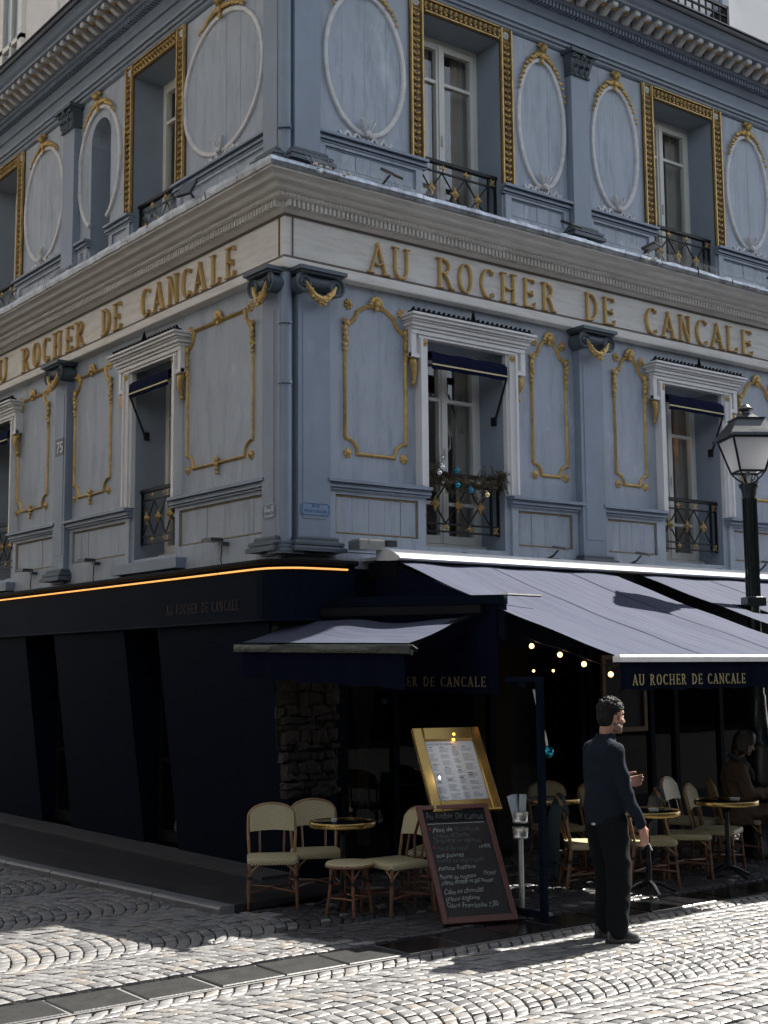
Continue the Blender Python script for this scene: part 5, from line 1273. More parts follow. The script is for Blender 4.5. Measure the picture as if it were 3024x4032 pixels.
put_chair(-.70, -.86, (-.52, -.85), 'woven rattan chair standing alone in front of the navy wall, first from the kerb', True)
put_chair(-.21, -.80, (-.45, -.89), 'woven rattan chair behind the first round table, in front of the rubble pier')
put_chair(-.07, -1.72, (-.99, .02), 'woven rattan chair seen side on between the stool and the chalkboard')
put_chair(1.93, -1.93, (.80, -.60), 'rattan chair behind the standing man, a dark coat over its back')
put_chair(2.52, -2.13, (.80, -.60), 'rattan chair tucked under the round table right of the standing man')
put_chair(3.10, -2.06, (.72, -.69), 'rattan chair with a grey coat over its back, between the two right-hand tables')
put_chair(3.60, -2.02, (.42, -.91), 'rattan chair with its woven back in view behind the far right table')
put_chair(2.62, -.86, (-.35, -.93), 'rattan chair in the gloom behind the glass screen, left of the standing man')
put_chair(2.95, -1.25, (-.2, -.98), 'rattan chair in the gloom just above the standing man\'s back')
put_chair(4.05, -1.35, (.3, -.95), 'dark rattan chair deep in the terrace left of the seated woman')
put_chair(4.42, -1.62, (.75, -.66), 'rattan chair the woman in the tan coat sits on')
# stool
st = thing('stool', 'round rattan stool with woven top in front of the first bistro table', 'stool', (-.45, -1.60, 0), .35)
m = MB(); m.lathe((0, 0, 0), [(.165, .375), (.185, .38), (.19, .395), (.18, .408), (.12, .412), (.02, .412)], 28); m.build('seat', 'woven_cane', st, smooth=True)
m = MB(); m.tube([(.184*math.cos(2*PI*k/28), .184*math.sin(2*PI*k/28), .380) for k in range(28)], .013, 7, closed=True); m.build('seat_rim', 'rattan_red', st, smooth=True)
for k in range(4):
    a = PI/4+k*PI/2; c, s_ = math.cos(a), math.sin(a)
    m = MB(); m.tube([(.14*c, .14*s_, .37), (.155*c, .155*s_, .2), (.185*c, .185*s_, 0)], .0145, 8); lg = m.build('leg', 'rattan_red', st, smooth=True)
    w = MB(); w.tube([(.149*c, .149*s_, .24), (.152*c, .152*s_, .27)], .019, 8); w.build('wrapping', 'black_wrap', lg)
m = MB()
for k in range(4):
    a = PI/4+k*PI/2; b = a+PI/2; p = Vector((.165*math.cos(a), .165*math.sin(a), .13)); q = Vector((.165*math.cos(b), .165*math.sin(b), .13)); m.tube([p, (p+q)/2*.8+Vector((0, 0, .025)), q], .009, 6)
    for d in (-.5, .5):
        p = Vector((.151*math.cos(a), .151*math.sin(a), .275)); q = Vector((.155*math.cos(a+d), .155*math.sin(a+d), .37)); m.tube([p, p.lerp(q, .5)*1.02, q], .0085, 6)
m.build('stretcher', 'rattan_red', st, smooth=True)
# tables
def make_table():
    t = thing('bistro_table', 'round table', 'table')
    m = MB(); m.lathe((0, 0, 0), [(.05, .655), (.266, .655), (.268, .683), (.262, .688), (.02, .6885)], 40); m.build('tabletop', 'table_black', t, smooth=True)
    m = MB(); m.lathe((0, 0, 0), [(.266, .648), (.274, .648), (.277, .655), (.277, .684), (.273, .690), (.266, .690), (.266, .648)], 40); m.build('brass_rim', 'brass', t, smooth=True)
    m = MB(); m.lathe((0, 0, 0), [(.035, .05), (.024, .10), (.022, .2), (.028, .24), (.020, .28), (.019, .58), (.06, .62), (.10, .655)], 14); m.build('column', 'iron_black', t, smooth=True)
    for k in range(4):
        a = PI/4+k*PI/2; m = MB(); m.tube([(0, 0, .09), (.09*math.cos(a), .09*math.sin(a), .075), (.2*math.cos(a), .2*math.sin(a), .02), (.235*math.cos(a), .235*math.sin(a), .012)], [.022, .018, .014, .012], 7); m.build('foot', 'iron_black', t, smooth=True)
    return t
GT = 'round brass rimmed bistro tables'
tp = make_table()
for i, (x, y, s, lab) in enumerate([(-.30, -1.30, 1.0, 'round black table with brass rim between the two rattan chairs and the stool'), (2.14, -2.44, 1.03, 'round black table with pale rim just right of the standing man'),
                                    (3.37, -2.32, 1.06, 'round black table with pale rim in front of the seated woman'), (2.28, -1.12, 1.0, 'round black table in the gloom behind the glass screen')]):
    o = tp if i == 0 else copy_tree(tp)
    o.location = (x, y, 0); o.rotation_euler = (0, 0, .3*i); o.scale = (s, s, 1.0 if i == 0 else 1.012); tag(o, lab, 'table', GT)
t = thing('coffee_cup', 'tiny white cup on the first round table', 'cup', (-.40, -1.32, .689))
m = MB(); m.lathe((0, 0, 0), [(.014, 0), (.02, .004), (.024, .03), (.021, .03), (.014, .008)], 14); m.build('bowl', 'white_plate', t, smooth=True)
m = MB(); m.tube([(.022, 0, .024), (.036, 0, .02), (.022, 0, .008)], .003, 5); m.build('handle', 'white_plate', t, smooth=True)
for i, (x, y, z, lab) in enumerate([(2.13, -2.52, .699, 'small glass ashtray on the table right of the standing man'), (3.42, -2.38, .699, 'small glass ashtray on the table in front of the seated woman')]):
    t = thing('ashtray', lab, 'ashtray', (x, y, z)); m = MB(); m.lathe((0, 0, 0), [(.04, 0), (.045, .018), (.038, .02), (.03, .006)], 14); m.build('dish', 'white_plate', t, smooth=True)
# coats slung over chair backs
def coat(x, y, face, matn, label, hgt=.62, wid=.44, off=0):
    ang = math.atan2(face[1], face[0])+PI/2
    t = thing('coat', label, 'coat', (x, y, 0), ang); m = MB(); n, k = 26, 22; rnd = random.Random(int(x*100))
    for i in range(n+1):
        u = i/n-.5
        for j in range(k+1):
            v = j/k*1.5-.5            # from the front flap over the top and down the back
            s = abs(v); L = s*hgt
            zz = .815-L*(1 if v > 0 else .35)+.012*math.cos(u*9)-(.05*abs(u)**2*8)
            yy = .25+(.045 if v > 0 else -.03)*min(1, s*5)+ (0.05*v if v > 0 else 0)
            w = wid*(1+.18*max(0, v)); fold = .022*math.sin(u*19+v*2.2+off)*min(1, s*2.5)+.012*math.sin(u*37+v*5)
            m.v.append((u*w, yy+fold, max(.10, zz+.02*math.sin(u*11+off)*max(0, v))))
    m.f += [(i*(k+1)+j, (i+1)*(k+1)+j, (i+1)*(k+1)+j+1, i*(k+1)+j+1) for i in range(n) for j in range(k)]; m.m += [0]*(n*k)
    b = m.build('coat_cloth', matn, t, smooth=True); md = b.modifiers.new('thickness', 'SOLIDIFY'); md.thickness = .012; md.offset = 0
    m = MB(); m.tube([(-wid*.5, .30, .74), (-wid*.56, .33, .6), (-wid*.55, .34, .42), (-wid*.5, .33, .27)], [.05, .055, .05, .042], 10); m.build('sleeve', matn, t, smooth=True)
    return t
coat(1.93, -1.93, (.80, -.60), 'coat_teal', 'dark teal coat hung over the chair behind the standing man')
coat(3.10, -2.06, (.72, -.69), 'coat_grey', 'dark grey coat hung over the chair between the right-hand tables', off=1.3)
coat(.62, -1.40, (-.6, .8), 'coat_teal', 'dark teal coat hanging behind the side-on chair and the chalkboard', hgt=.5, wid=.36, off=.6)
put_chair(.62, -1.40, (-.6, .8), 'rattan chair hidden under a dark coat, behind the menu frame')

# ================================================================== chalkboard and framed menu
def plane_M(p0, yaw, lean, roll=0.0):
    u = Vector((math.cos(yaw), math.sin(yaw), 0)); n = Vector((-math.sin(yaw), math.cos(yaw), 0)); v = Vector((0, 0, 1))*math.cos(lean)+n*math.sin(lean)
    u2 = u*math.cos(roll)+v*math.sin(roll); v2 = -u*math.sin(roll)+v*math.cos(roll); w = u2.cross(v2)      # w faces the viewer
    M = Matrix((( u2.x, v2.x, w.x, p0[0]), (u2.y, v2.y, w.y, p0[1]), (u2.z, v2.z, w.z, p0[2]), (0, 0, 0, 1))); return M
cb = thing('chalkboard', 'leaning red wood framed chalkboard with the day menu in coloured chalk', 'menu board')
MC = plane_M((-.221, -2.486, .012), -.338, .62); W, Hh = .613, 1.01
def place(m, name, matn, parent, M, **k): me = m.mesh(name, matn, k.pop('smooth', False)); me.transform(M); return link(me, name, parent, **k)
m = MB(); m.box(.035, W-.035, .04, Hh-.03, -.012, .0); place(m, 'board_panel', 'slate_board', cb, MC)
for a in ((0, .042, 0, Hh), (W-.042, W, 0, Hh), (.042, W-.042, 0, .055), (.042, W-.042, Hh-.04, Hh)):
    m = MB(); m.bevbox(a[0], a[1], a[2], a[3], -.02, .014, .004); place(m, 'frame_rail', 'red_wood', cb, MC)
m = MB(); m.box(.045, W-.045, .86, Hh-.042, .0, .0015); place(m, 'header_band', 'black_paint', cb, MC)
m = MB(); m.box(.06, W-.07, .845, .851, .0, .002); place(m, 'chalk_line', 'chalk', cb, MC)
def chalk(txt, x, y, size, matn='chalk', w=None):
    me = text_mesh(txt, size, .0003, .25); me.materials.clear(); me.materials.append(MATS[matn]); xs = [v.co.x for v in me.vertices]; k = (w/(max(xs)-min(xs))) if w else 1
    for v in me.vertices:       # unsteady hand
        q = v.co.x*k; sd_ = len(txt)*1.7+y*40
        v.co = Vector((q+.05*size*math.sin(v.co.y*90+q*31+sd_), v.co.y*(1+.16*math.sin(q*47+sd_))+size*(.07*math.sin(q*63+sd_)+.12*math.sin(q*9+sd_)), v.co.z))
    me.transform(MC @ Matrix.Translation((x, y, .0028))); link(me, 'chalk_writing', cb)
chalk('Au Rocher De Cancale', .055, .885, .075, 'chalk_dim', .50)
for i, (tx, wd, mt, x) in enumerate([('Pavé de', .17, 'chalk', .085), ('Crème d\'Oseille', .30, 'chalk_dim', .08), ('Jardinière de légumes', .40, 'chalk_dim', .08), ('Pièce de bœuf', .27, 'chalk_dim', .085), ('aux poivres', .23, 'chalk', .07), ('crème de champignon', .40, 'chalk_dim', .065),
                                     ('Pomme Rustique', .31, 'chalk', .06), ('Penne au saumon', .30, 'chalk', .055), ('crème d\'aneth et parmesan', .43, 'chalk', .055), ('Cake au chocolat', .33, 'chalk', .06), ('crème anglaise', .28, 'chalk', .06), ('Glace Framboise 7,00', .42, 'chalk', .06)]):
    chalk(tx, x, [.775, .725, .675, .615, .56, .51, .45, .375, .325, .245, .185, .13][i], .056, mt, wd)
chalk('Cabillaud', .28, .775, .05, 'chalk_dim', .2); chalk('19,90€', .44, .622, .045, 'chalk', .10); chalk('19,90€', .42, .383, .045, 'chalk', .11)
for y in (.78, .62): chalk('x', .055, y, .05, 'chalk_red')
m = MB()
for sg in (.05, W-.05): m.tube([(sg, Hh-.02, -.03), (sg, Hh-.10, -.30), (sg, .42, -.66)], .012, 6)
ML = MC; place(m, 'rear_leg', 'red_wood', cb, ML)
mf = thing('menu_frame', 'tilted brass framed menu card with small lamps, standing behind the chalkboard', 'menu')
MF = plane_M((.093, -2.003, .783), -.286, .60, .0); W, Hh = .61, .785
for a in ((0, .085, 0, Hh), (W-.085, W, 0, Hh), (.085, W-.085, 0, .10), (.085, W-.085, Hh-.125, Hh)):
    m = MB(); m.bevbox(a[0], a[1], a[2], a[3], -.03, .022, .01); place(m, 'frame_rail', 'brass', mf, MF)
m = MB(); m.box(.08, W-.08, .095, Hh-.12, -.02, -.004); place(m, 'menu_card', 'paper', mf, MF)
m = MB(); rnd = random.Random(2)
cols = [(.10, .17), (.20, .29), (.31, .38), (.40, .50)]
for ci, (a, b) in enumerate(cols):
    y = Hh-.20
    while y > .12:
        blk = rnd.randint(3, 8)
        for q in range(blk):
            if y < .12: break
            m.box(a, a+(b-a)*rnd.uniform(.5, 1), y, y+.0035, -.004, -.0032); y -= .0095
        y -= .020
place(m, 'menu_print', 'ink_grey', mf, MF, kind='stuff')
text_part('menu_heading', 'AU ROCHER DE CANCALE', .03, 'ink', mf, MF @ Matrix.Translation((.10, Hh-.165, -.003)), .0003, width=.24)
m = MB()
for ci, (a, b) in enumerate(cols):
    for y in (Hh-.185, .44-.03*ci, .27+.02*ci): m.box(a+.01, a+.045, y, y+.006, -.004, -.003)
place(m, 'section_titles', 'ink', mf, MF)
m = MB(); m.add([(.082, .097, .005), (W-.082, .097, .005), (W-.082, Hh-.122, .005), (.082, Hh-.122, .005)], [(0, 1, 2, 3)]); place(m, 'cover_glass', 'menu_glass', mf, MF)
pld = bpy.data.lights.new('picture_light', 'POINT'); pld.energy = .40; pld.color = (1, .88, .72); pld.shadow_soft_size = .012
plo = bpy.data.objects.new('picture_light', pld); COL.objects.link(plo); plo.location = MF @ Vector((.30, .50, .34))
for px, py, mt in ((.36, Hh-.075, 'amber_glow'), (.345, Hh-.128, 'amber_glow')):
    m = MB(); m.ball((px, py, .022), .012, 8, 6); place(m, 'picture_light', mt, mf, MF)
m = MB(); 
for k in range(34): m.ball((W-.082, .11+.5*k/34, .012), .004, 5, 4)
place(m, 'beading', 'brass', mf, MF)
m = MB(); c0 = MF @ Vector((.3, .05, -.03)); m.tube([tuple(c0), (c0.x+.10, c0.y+.22, .55), (c0.x+.14, c0.y+.45, .02)], .018, 8); m.lathe((c0.x+.14, c0.y+.45, 0), [(.16, 0), (.16, .012), (.03, .03)], 18); m.build('stand', 'iron_black', mf)
# flyer post with two round metal holders
fp = thing('leaflet_post', 'steel post carrying two round metal leaflet holders beside the chalkboard', 'stand', (.52, -2.56, 0))
m = MB(); m.lathe((0, 0, 0), [(.10, 0), (.10, .01), (.022, .02), (.022, .62)], 14); m.build('post', 'steel', fp, smooth=True)
for z in (.60, .72):
    m = MB(); m.lathe((0, 0, z), [(.058, 0), (.060, .004), (.062, .012), (.058, .018), (.066, .085), (.062, .085), (.055, .02)], 22); m.build('holder', 'steel', fp, smooth=True)
for dx, dy, r_, matn in ((-.035, .0, -.25, 'plate_pale'), (.01, -.01, .05, 'paper'), (-.02, .02, -.1, 'plate_pale')):
    m = MB(); m.box(-.028, .028, -.003, .003, 0, .20); me = m.mesh('leaflet', matn); me.transform(Matrix.Translation((dx, dy, .74)) @ Matrix.Rotation(-.6, 4, 'Z') @ Matrix.Rotation(r_, 4, 'Y')); link(me, 'leaflet', fp)
# glass wind screens
def screen(x0, y0, x1, y1, h, label):
    t = thing('glass_screen', label, 'screen'); d = Vector((x1-x0, y1-y0, 0)); L = d.length; d.normalize(); ang = math.atan2(d.y, d.x)
    M = Matrix.Translation((x0, y0, 0)) @ Matrix.Rotation(ang, 4, 'Z')
    for a in ((0, .05, 0, h), (.05, L, h-.04, h), (.05, L, .02, .07)):
        m = MB(); m.box(a[0], a[1], -.022, .022, a[2], a[3]); place(m, 'frame_post', 'shopfront_navy', t, M)
    m = MB(); m.add([(.045, 0, .085), (L-.03, 0, .085), (L-.03, 0, h-.045), (.045, 0, h-.045)], [(0, 1, 2, 3)]); place(m, 'pane', 'screen_glass', t, M)
    return t
screen(.495, -2.86, .50, -2.46, 1.86, 'upright glass screen with dark green frame behind the leaflet post')
# menu slate on the wall of the shop
ws_ = thing('wall_slate', 'tall wood framed slate with a chalk menu on the shop wall behind the man', 'menu board')
MS = Matrix.Translation((4.10, -.10, 1.22)) @ Matrix.Rotation(PI/2, 4, 'X'); W, Hh = .72, .85
m = MB(); m.box(.03, W-.03, .03, Hh-.03, -.01, .0); place(m, 'board_panel', 'slate_board', ws_, MS)
for a in ((0, .05, 0, Hh), (W-.05, W, 0, Hh), (.05, W-.05, 0, .05), (.05, W-.05, Hh-.05, Hh)):
    m = MB(); m.box(a[0], a[1], a[2], a[3], -.02, .02); place(m, 'frame_rail', 'oak_wood', ws_, MS)
for i, tx in enumerate(['Menu du jour', 'Crème', 'Saumon', 'Pavé de saumon 19,90']): text_part('chalk_writing', tx, .06, 'chalk_dim', ws_, MS @ Matrix.Translation((.08, .74-.10*i, .002)), .0003, shear=.2)
cbx = link(None, 'power_cable', None); tag(cbx, 'black cable lying on the wet, shade-darkened cobbles behind the first chairs', 'cable')
m = MB(); m.tube([(-.55, -.45, .012), (-.30, -.62, .012), (-.12, -.55, .014), (.05, -.75, .012), (.2, -.7, .012), (.45, -1.0, .012)], .007, 6); m.build('cable_run', 'iron_black', cbx)
# ================================================================== people
def capsule(m, a, b, ra, rb, n=14, fl=None):
    """tapered limb with round ends; fl = (axis vector, factor) flattens the section along that axis"""
    a, b = Vector(a), Vector(b); t = (b-a).normalized(); x = t.orthogonal().normalized()
    if fl: x = (Vector(fl[0])-t*Vector(fl[0]).dot(t)).normalized()
    y = t.cross(x); k = len(m.v); rings = []
    for q in (-80, -55, -28, 0): rings.append((a+t*ra*math.sin(R_(q)), ra*math.cos(R_(q))))
    for q in (.25, .5, .75): rings.append((a.lerp(b, q), ra+(rb-ra)*q))
    for q in (0, 28, 55, 80): rings.append((b+t*rb*math.sin(R_(q)), rb*math.cos(R_(q))))
    f = fl[1] if fl else 1
    for p, r in rings:
        for j in range(n): an = 2*PI*j/n; m.v.append(tuple(p+x*math.cos(an)*r*f+y*math.sin(an)*r))
    F = [(k+i*n+j, k+i*n+(j+1) % n, k+(i+1)*n+(j+1) % n, k+(i+1)*n+j) for i in range(len(rings)-1) for j in range(n)]
    F += [tuple(k+j for j in range(n-1, -1, -1)), tuple(k+(len(rings)-1)*n+j for j in range(n))]
    m.f += F; m.m += [m.mi]*len(F)
def loft(m, secs, n=20):
    """closed stack of ellipses (centre, rx, ry)"""
    k = len(m.v)
    for c, rx, ry in secs:
        for j in range(n): a = 2*PI*j/n; m.v.append((c[0]+rx*math.cos(a), c[1]+ry*math.sin(a), c[2]))
    F = [(k+i*n+j, k+i*n+(j+1) % n, k+(i+1)*n+(j+1) % n, k+(i+1)*n+j) for i in range(len(secs)-1) for j in range(n)]
    F += [tuple(k+j for j in range(n-1, -1, -1)), tuple(k+(len(secs)-1)*n+j for j in range(n))]
    m.f += F; m.m += [m.mi]*len(F)
def fuse(m, name, mats, parent, voxel=.006, smooth_it=3, fold=0.0, fscale=(9, 9, 3), seed=0, loc=(0, 0, 0), rz=0, paint=None):
    """voxel-remesh overlapping volumes into one continuous skin"""
    me = m.mesh(name, mats[0] if isinstance(mats, (list, tuple)) else mats); o = bpy.data.objects.new(name, me); COL.objects.link(o)
    r = o.modifiers.new('r', 'REMESH'); r.mode = 'VOXEL'; r.voxel_size = voxel
    s = o.modifiers.new('s', 'SMOOTH'); s.iterations = smooth_it; s.factor = .5
    dg = bpy.context.evaluated_depsgraph_get(); dg.update(); me2 = bpy.data.meshes.new_from_object(o.evaluated_get(dg)); bpy.data.objects.remove(o)
    me2.name = name
    if fold:
        ns = [v.normal.copy() for v in me2.vertices]
        for v, nn in zip(me2.vertices, ns):
            p = Vector((v.co.x*fscale[0]+seed, v.co.y*fscale[1], v.co.z*fscale[2]+1.6*v.co.x*fscale[0]*.3))
            w = noise.noise(p); w = 1-abs(w)*2.4 if w > -.42 else 0
            v.co += nn*fold*(w-.35)
    me2.materials.clear()
    for q in (mats if isinstance(mats, (list, tuple)) else [mats]): me2.materials.append(MATS[q])
    if paint:
        for p in me2.polygons: p.material_index = paint(p.center)
    me2.polygons.foreach_set('use_smooth', [True]*len(me2.polygons)); me2.update()
    return link(me2, name, parent, rz, loc)
def hand(m, wrist, d, side_v, curl=.5, spread=.018, sc=1.0, pinch=False):
    """palm, four unequal bent fingers and a thumb. d: direction of the hand, side_v: towards the thumb"""
    w = Vector(wrist); d = Vector(d).normalized(); s = Vector(side_v); s = (s-d*s.dot(d)).normalized(); n = d.cross(s)   # n: palm side
    if curl < 0: n = -n; curl = -curl
    pc = w+d*.045*sc
    capsule(m, w-d*.02, w+d*.03*sc, .026*sc, .030*sc, 12, (s, 1.15))
    for q in (-1, -.33, .33, 1):
        capsule(m, w+d*.01+s*q*.016*sc, w+d*.088*sc+s*q*.029*sc, .015*sc, .0125*sc, 8)
    for i, L in enumerate((.070, .078, .072, .056)):
        b = w+d*.090*sc+s*(.031-.021*i)*sc; L *= sc; c = curl*(1+.12*i)
        d1 = (d*math.cos(c*.6)+n*math.sin(c*.6)); d2 = (d*math.cos(c*1.5)+n*math.sin(c*1.5)); d3 = (d*math.cos(c*2.3)+n*math.sin(c*2.3))
        p1 = b+d1*L*.45; p2 = p1+d2*L*.32; p3 = p2+d3*L*.23
        capsule(m, b-d*.012, p1, .0105*sc, .0095*sc, 8); capsule(m, p1, p2, .0095*sc, .0085*sc, 8); capsule(m, p2, p3, .0085*sc, .0072*sc, 8)
    t0 = w+d*.022*sc+s*.022*sc; t1 = t0+(d*.6+s*.75+n*.25).normalized()*.042*sc; t2 = t1+(d*.9+s*.15+n*.45).normalized()*.032*sc; t3 = t2+(d*.9-s*.1+n*.5).normalized()*.022*sc
    capsule(m, t0, t1, .016*sc, .0125*sc, 9); capsule(m, t1, t2, .0125*sc, .0105*sc, 9); capsule(m, t2, t3, .0105*sc, .0085*sc, 9)
    return p3
def head(m, c, s=1.0, tilt=0.0):
    """head facing +x, returned as volumes to be fused; c = centre of the skull"""
    k0 = len(m.v); B = lambda p, r, sc_: m.ball((p[0], p[1], p[2]), r, 18, 12, sc_)
    B((-.012, 0, .025), .098, (1.02, .78, .95)); B((.020, 0, -.03), .085, (.82, .80, 1.12)); B((.040, 0, -.075), .052, (.95, 1.0, .85))
    B((.052, 0, .030), .060, (.65, .95, .60)); B((.066, 0, .012), .022, (.6, 2.0, .5))                    # forehead, brow
    capsule(m, (.078, 0, .008), (.104, 0, -.034), .010, .0135, 10); B((.092, .010, -.038), .011, (1, .8, .8)); B((.092, -.010, -.038), .011, (1, .8, .8))
    B((.080, 0, -.064), .017, (.75, 1.5, .42)); B((.078, 0, -.075), .016, (.75, 1.35, .48)); B((.070, 0, -.104), .024, (.9, 1.1, .85))
    for q in (-1, 1):
        B((.058, q*.042, -.030), .026, (.8, .8, .8)); B((.020, q*.060, -.080), .030, (1.2, .55, 1)); B((.070, q*.030, .0005), .014, (.55, 1, .7))
        B((-.012, q*.077, -.018), .026, (.68, .30, 1.15)); B((-.016, q*.086, -.006), .018, (.8, .3, 1.0)); B((-.008, q*.080, -.045), .010, (1, .5, 1))
    M = Matrix.Translation(c) @ Matrix.Rotation(tilt, 4, 'Y') @ Matrix.Scale(s, 4)
    for i in range(k0, len(m.v)): m.v[i] = tuple(M @ Vector(m.v[i]))
    return M
# ---- man standing on the sunny cobbles, back to the camera, looking along the street
man = thing('person', 'man in dark knit sweater and black jeans standing on the sunlit cobbles, facing right', 'person', (.43, -3.62, 0), R_(-17))
HC = Vector((.015, -.005, 1.578))
hd = MB(); MH = head(hd, HC, 1.0, .10)
body = MB(); body.v, body.f, body.m = list(hd.v), list(hd.f), list(hd.m)
capsule(body, (-.030, 0, 1.34), (-.018, 0, 1.50), .062, .056, 18)
loft(body, [((-.06, 0, .90), .105, .15), ((-.055, 0, 1.02), .11, .155), ((-.055, 0, 1.18), .115, .165), ((-.06, 0, 1.30), .105, .17), ((-.05, 0, 1.375), .07, .12), ((-.04, 0, 1.40), .05, .07)])
SR, ER, WR = Vector((-.055, -.172, 1.335)), Vector((-.015, -.212, 1.055)), Vector((.115, -.195, .825))
SL, EL, WL = Vector((-.055, .172, 1.335)), Vector((-.02, .235, 1.07)), Vector((.155, .13, 1.085))
for a, b, r0, r1 in ((SR, ER, .05, .042), (ER, WR, .040, .028), (SL, EL, .05, .042), (EL, WL, .040, .028)): capsule(body, a, b, r0, r1)
HR_, KR, AR = Vector((-.045, -.085, .88)), Vector((-.015, -.10, .46)), Vector((-.045, -.105, .08))
HL_, KL, AL = Vector((-.045, .085, .88)), Vector((.0, .095, .46)), Vector((-.02, .10, .08))
for a, b, c in ((HR_, KR, AR), (HL_, KL, AL)):
    capsule(body, a, b, .09, .058); capsule(body, b, c, .056, .036); capsule(body, c, c+Vector((.10, 0, -.052)), .034, .019, 12, ((0, 1, 0), 1.1))
hand(body, WR+(WR-ER).normalized()*.02, (.22, -.03, -1), (1, .25, .0), -.42, sc=1.0)
hand(body, WL+(WL-EL).normalized()*.02, (1, -.30, .10), (.1, .35, 1), .55, sc=1.0)
def man_paint(c):
    v = MH.inverted() @ c
    if v.length < .16 and v.z < -.045 and v.x > -.012 and abs(v.y) < .09 and not (v.x > .088): return 1
    return 0
fuse(body, 'body', ['skin', 'stubble'], man, .0052, 2, paint=man_paint)
for q in (-1, 1):
    e = MB(); p = MH @ Vector((.070, q*.030, .0)); e.ball(p, .0125, 12, 8); e.build('eye', 'white_plate', man, smooth=True)
    e = MB(); p = MH @ Vector((.0798, q*.031, .0)); e.ball(p, .0055, 8, 6); e.build('iris', 'hair_brown', man, smooth=True)
    e = MB(); e.tube([MH @ Vector((.078, q*.014, .019)), MH @ Vector((.080, q*.030, .025)), MH @ Vector((.068, q*.050, .020))], [.004, .0052, .003], 6); e.build('eyebrow', 'hair_black', man, smooth=True)
h = MB(); rnd = random.Random(5)
MBall = lambda p, r, sc_: h.ball(tuple(MH @ Vector(p)), r, 16, 10, sc_)
MBall((-.022, 0, .040), .1, (1.0, .80, .90)); MBall((-.055, 0, -.01), .078, (.72, .98, 1.05)); MBall((.012, 0, .075), .070, (1.0, .95, .62))
for q in (-1, 1): MBall((-.02, q*.066, .005), .038, (.75, .42, 1.05)); MBall((.012, q*.066, -.005), .014, (.6, .5, 1.5))
for k in range(420):
    a = rnd.uniform(0, 2*PI); u = rnd.uniform(.05, 1); x = -.018+.102*math.cos(a)*math.sin(u*1.5); y = .083*math.sin(a)*math.sin(u*1.5); z = .042+.094*math.cos(u*1.5)
    if x > .078: continue
    p = Vector((x, y, z)); d = Vector((rnd.uniform(-.2, 1), rnd.uniform(-.6, .6), rnd.uniform(-.2, .5))).normalized()*rnd.uniform(.012, .024)
    capsule(h, MH @ p, MH @ (p+d*.7), .0042, .0025, 5)
fuse(h, 'hair', 'hair_black', man, .0034, 1, fold=.0025, fscale=(70, 70, 60))
sw = MB()
loft(sw, [((-.055, 0, .82), .135, .178), ((-.055, 0, .93), .142, .182), ((-.048, 0, 1.02), .142, .178), ((-.048, 0, 1.12), .136, .180), ((-.052, 0, 1.22), .135, .192), ((-.062, 0, 1.30), .122, .19), ((-.062, 0, 1.355), .098, .15), ((-.050, 0, 1.40), .078, .095), ((-.040, 0, 1.435), .068, .070), ((-.036, 0, 1.452), .064, .066)], 26)
for S in (SR, SL): capsule(sw, (-.05, S.y*.30, 1.385), S+Vector((0, 0, -.012)), .050, .060, 14)
for a, b, r0, r1 in ((SR, ER, .063, .055), (ER, WR, .055, .042), (SL, EL, .063, .055), (EL, WL, .055, .040)): capsule(sw, a, b, r0, r1, 18)
fuse(sw, 'sweater', 'knit_navy', man, .0075, 4, fold=.010, fscale=(8, 8, 6), seed=2)
tr = MB()
loft(tr, [((-.06, 0, .80), .125, .168), ((-.06, 0, .90), .118, .162), ((-.06, 0, .965), .110, .155)], 24)
for a, b, c, d in ((HR_, KR, AR, 0), (HL_, KL, AL, 0)):
    capsule(tr, a+Vector((-.005, 0, -.05)), b, .115, .092, 18); capsule(tr, b, c+Vector((.0, 0, .01)), .090, .078, 18)
fuse(tr, 'trousers', 'denim_black', man, .0075, 3, fold=.007, fscale=(6, 6, 7), seed=7)
pk = MB(); pk.box(-.19, -.185, -.14, -.02, .70, .84); 
for c in (AR, AL):
    s_ = MB()
    loft(s_, [((c.x+.045, c.y, .0), .135, .046), ((c.x+.045, c.y, .022), .138, .048), ((c.x+.038, c.y, .048), .126, .044), ((c.x+.012, c.y, .080), .088, .042), ((c.x-.005, c.y, .112), .060, .044)], 22)
    f_ = fuse(s_, 'shoe', 'shoe_leather', man, .006, 2)
    s_ = MB(); loft(s_, [((c.x+.045, c.y, -.002), .142, .050), ((c.x+.045, c.y, .016), .142, .050)], 24); s_.build('sole', 'rubber', f_)
    s_ = MB()
    for k in range(4): s_.tube([(c.x+.045+.018*k, c.y-.022, .078-.008*k), (c.x+.05+.018*k, c.y+.022, .079-.008*k)], .0025, 5)
    s_.build('lace', 'shoe_leather', f_)
b_ = MB(); b_.box(-.20, -.185, -.085, -.055, .815, .83); b_.build('pocket_tag', 'white_plate', man)
cg = thing('cigarette', 'short white cigarette between the lowered fingers of the standing man', 'cigarette')
mw = Matrix.Translation((.43, -3.62, 0)) @ Matrix.Rotation(R_(-17), 4, 'Z'); p = mw @ Vector((.175, -.202, .685)); q = mw @ Vector((.195, -.212, .635))
m = MB(); m.tube([p, q], .004, 8); m.build('paper_tube', 'white_plate', cg)
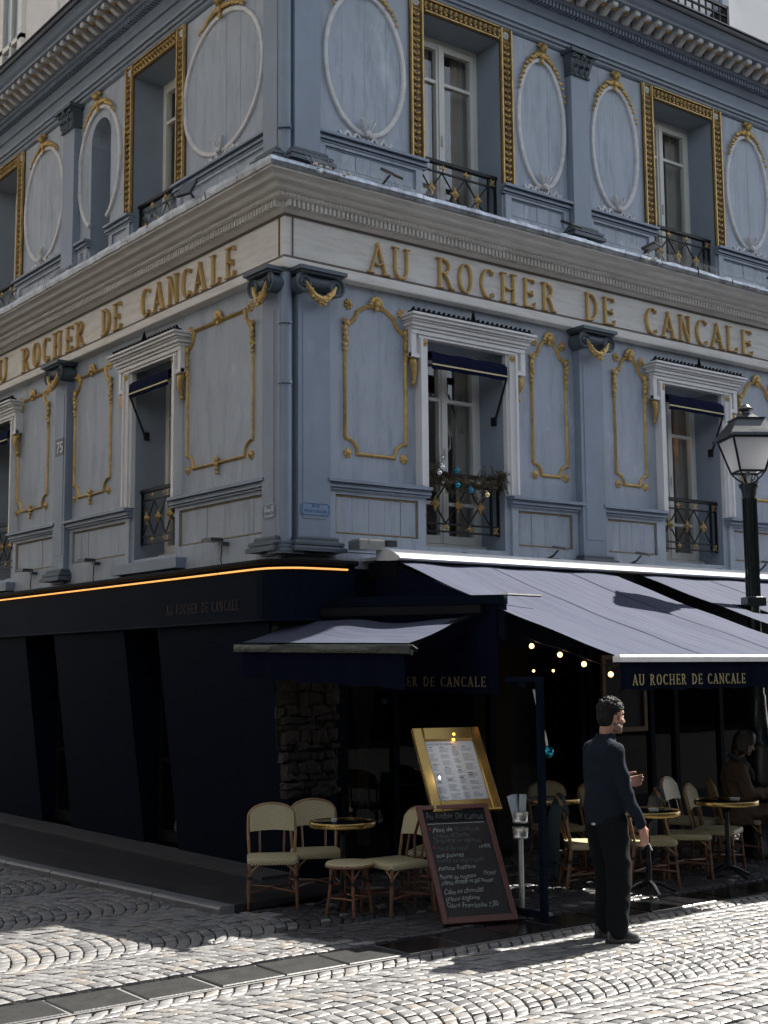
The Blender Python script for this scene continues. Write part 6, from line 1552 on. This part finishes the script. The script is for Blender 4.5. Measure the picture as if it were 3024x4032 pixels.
# ---- seated woman in a tan coat at the far table
wo_ = thing('person', 'dark haired woman in a tan coat sitting at the far table, looking down', 'person', (4.40, -1.66, 0), R_(-42))
wb = MB(); HW = Vector((.10, 0, 1.16)); hw_ = MB(); MW = head(wb, HW, .93, .42)
capsule(wb, (.0, 0, .93), (.055, 0, 1.10), .05, .045, 14)
loft(wb, [((-.02, 0, .42), .11, .16), ((-.01, 0, .60), .10, .13), ((-.01, 0, .78), .10, .15), ((-.01, 0, .90), .09, .16), ((.0, 0, .96), .05, .09)])
wsh = [Vector((-.01, q*.165, .90)) for q in (-1, 1)]; wel = [Vector((.06, q*.21, .66)) for q in (-1, 1)]; wwr = [Vector((.26, q*.07, .66)) for q in (-1, 1)]
for i in (0, 1): capsule(wb, wsh[i], wel[i], .045, .036); capsule(wb, wel[i], wwr[i], .034, .026); hand(wb, wwr[i]+Vector((.02, 0, 0)), (1, (-.3 if i else .3), .1), (0, 0, 1), .6 if i else -.6, sc=.9)
for q in (-1, 1): capsule(wb, (0, q*.09, .46), (.38, q*.10, .47), .08, .06); capsule(wb, (.38, q*.10, .46), (.36, q*.10, .08), .055, .036); capsule(wb, (.36, q*.10, .06), (.49, q*.10, .03), .034, .026)
fuse(wb, 'body', 'skin_pale', wo_, .0065, 2)
wc = MB()
loft(wc, [((.0, 0, .36), .19, .22), ((-.01, 0, .50), .155, .20), ((-.01, 0, .66), .14, .18), ((-.02, 0, .80), .145, .20), ((-.02, 0, .91), .125, .195), ((.0, 0, .975), .085, .12), ((.015, 0, 1.01), .075, .08)], 24)
for i in (0, 1): capsule(wc, wsh[i], wel[i], .072, .062, 16); capsule(wc, wel[i], wwr[i], .062, .052, 16)
for q in (-1, 1): capsule(wc, (0, q*.09, .46), (.30, q*.10, .47), .105, .085)
fuse(wc, 'coat', 'tan_coat', wo_, .009, 3, fold=.016, fscale=(8, 8, 7), seed=4)
wh = MB(); WB = lambda p, r, sc_: wh.ball(tuple(MW @ Vector(p)), r, 14, 9, sc_)
WB((-.025, 0, .035), .108, (1.02, .85, .95)); WB((-.06, 0, -.05), .085, (.8, 1.05, 1.5)); WB((-.06, 0, -.14), .06, (.8, 1.1, 1.5))
for q in (-1, 1): WB((-.01, q*.075, -.04), .04, (.9, .45, 2.2))
fuse(wh, 'hair', 'hair_brown', wo_, .006, 2, fold=.004, fscale=(40, 40, 6))
ws2 = MB(); ws2.tube([(.06, -.10, .97), (.10, -.03, .93), (.10, .05, .93), (.05, .11, .98), (-.04, .10, 1.02), (-.07, 0, 1.03), (-.03, -.10, 1.01)], .028, 8, closed=True); ws2.tube([(.10, -.02, .93), (.14, -.05, .86), (.15, -.06, .78)], [.03, .025, .012], 8); ws2.build('scarf', 'coat_grey', wo_, smooth=True)
for q in (-1, 1):
    e = MB(); e.ball(tuple(MW @ Vector((.075, q*.030, .0))), .010, 8, 6); e.build('eye', 'hair_brown', wo_, smooth=True)
    e = MB(); e.ball((.40, q*.10, .035), .06, 14, 8, (1.9, .75, .6)); e.build('shoe', 'shoe_leather', wo_, smooth=True)
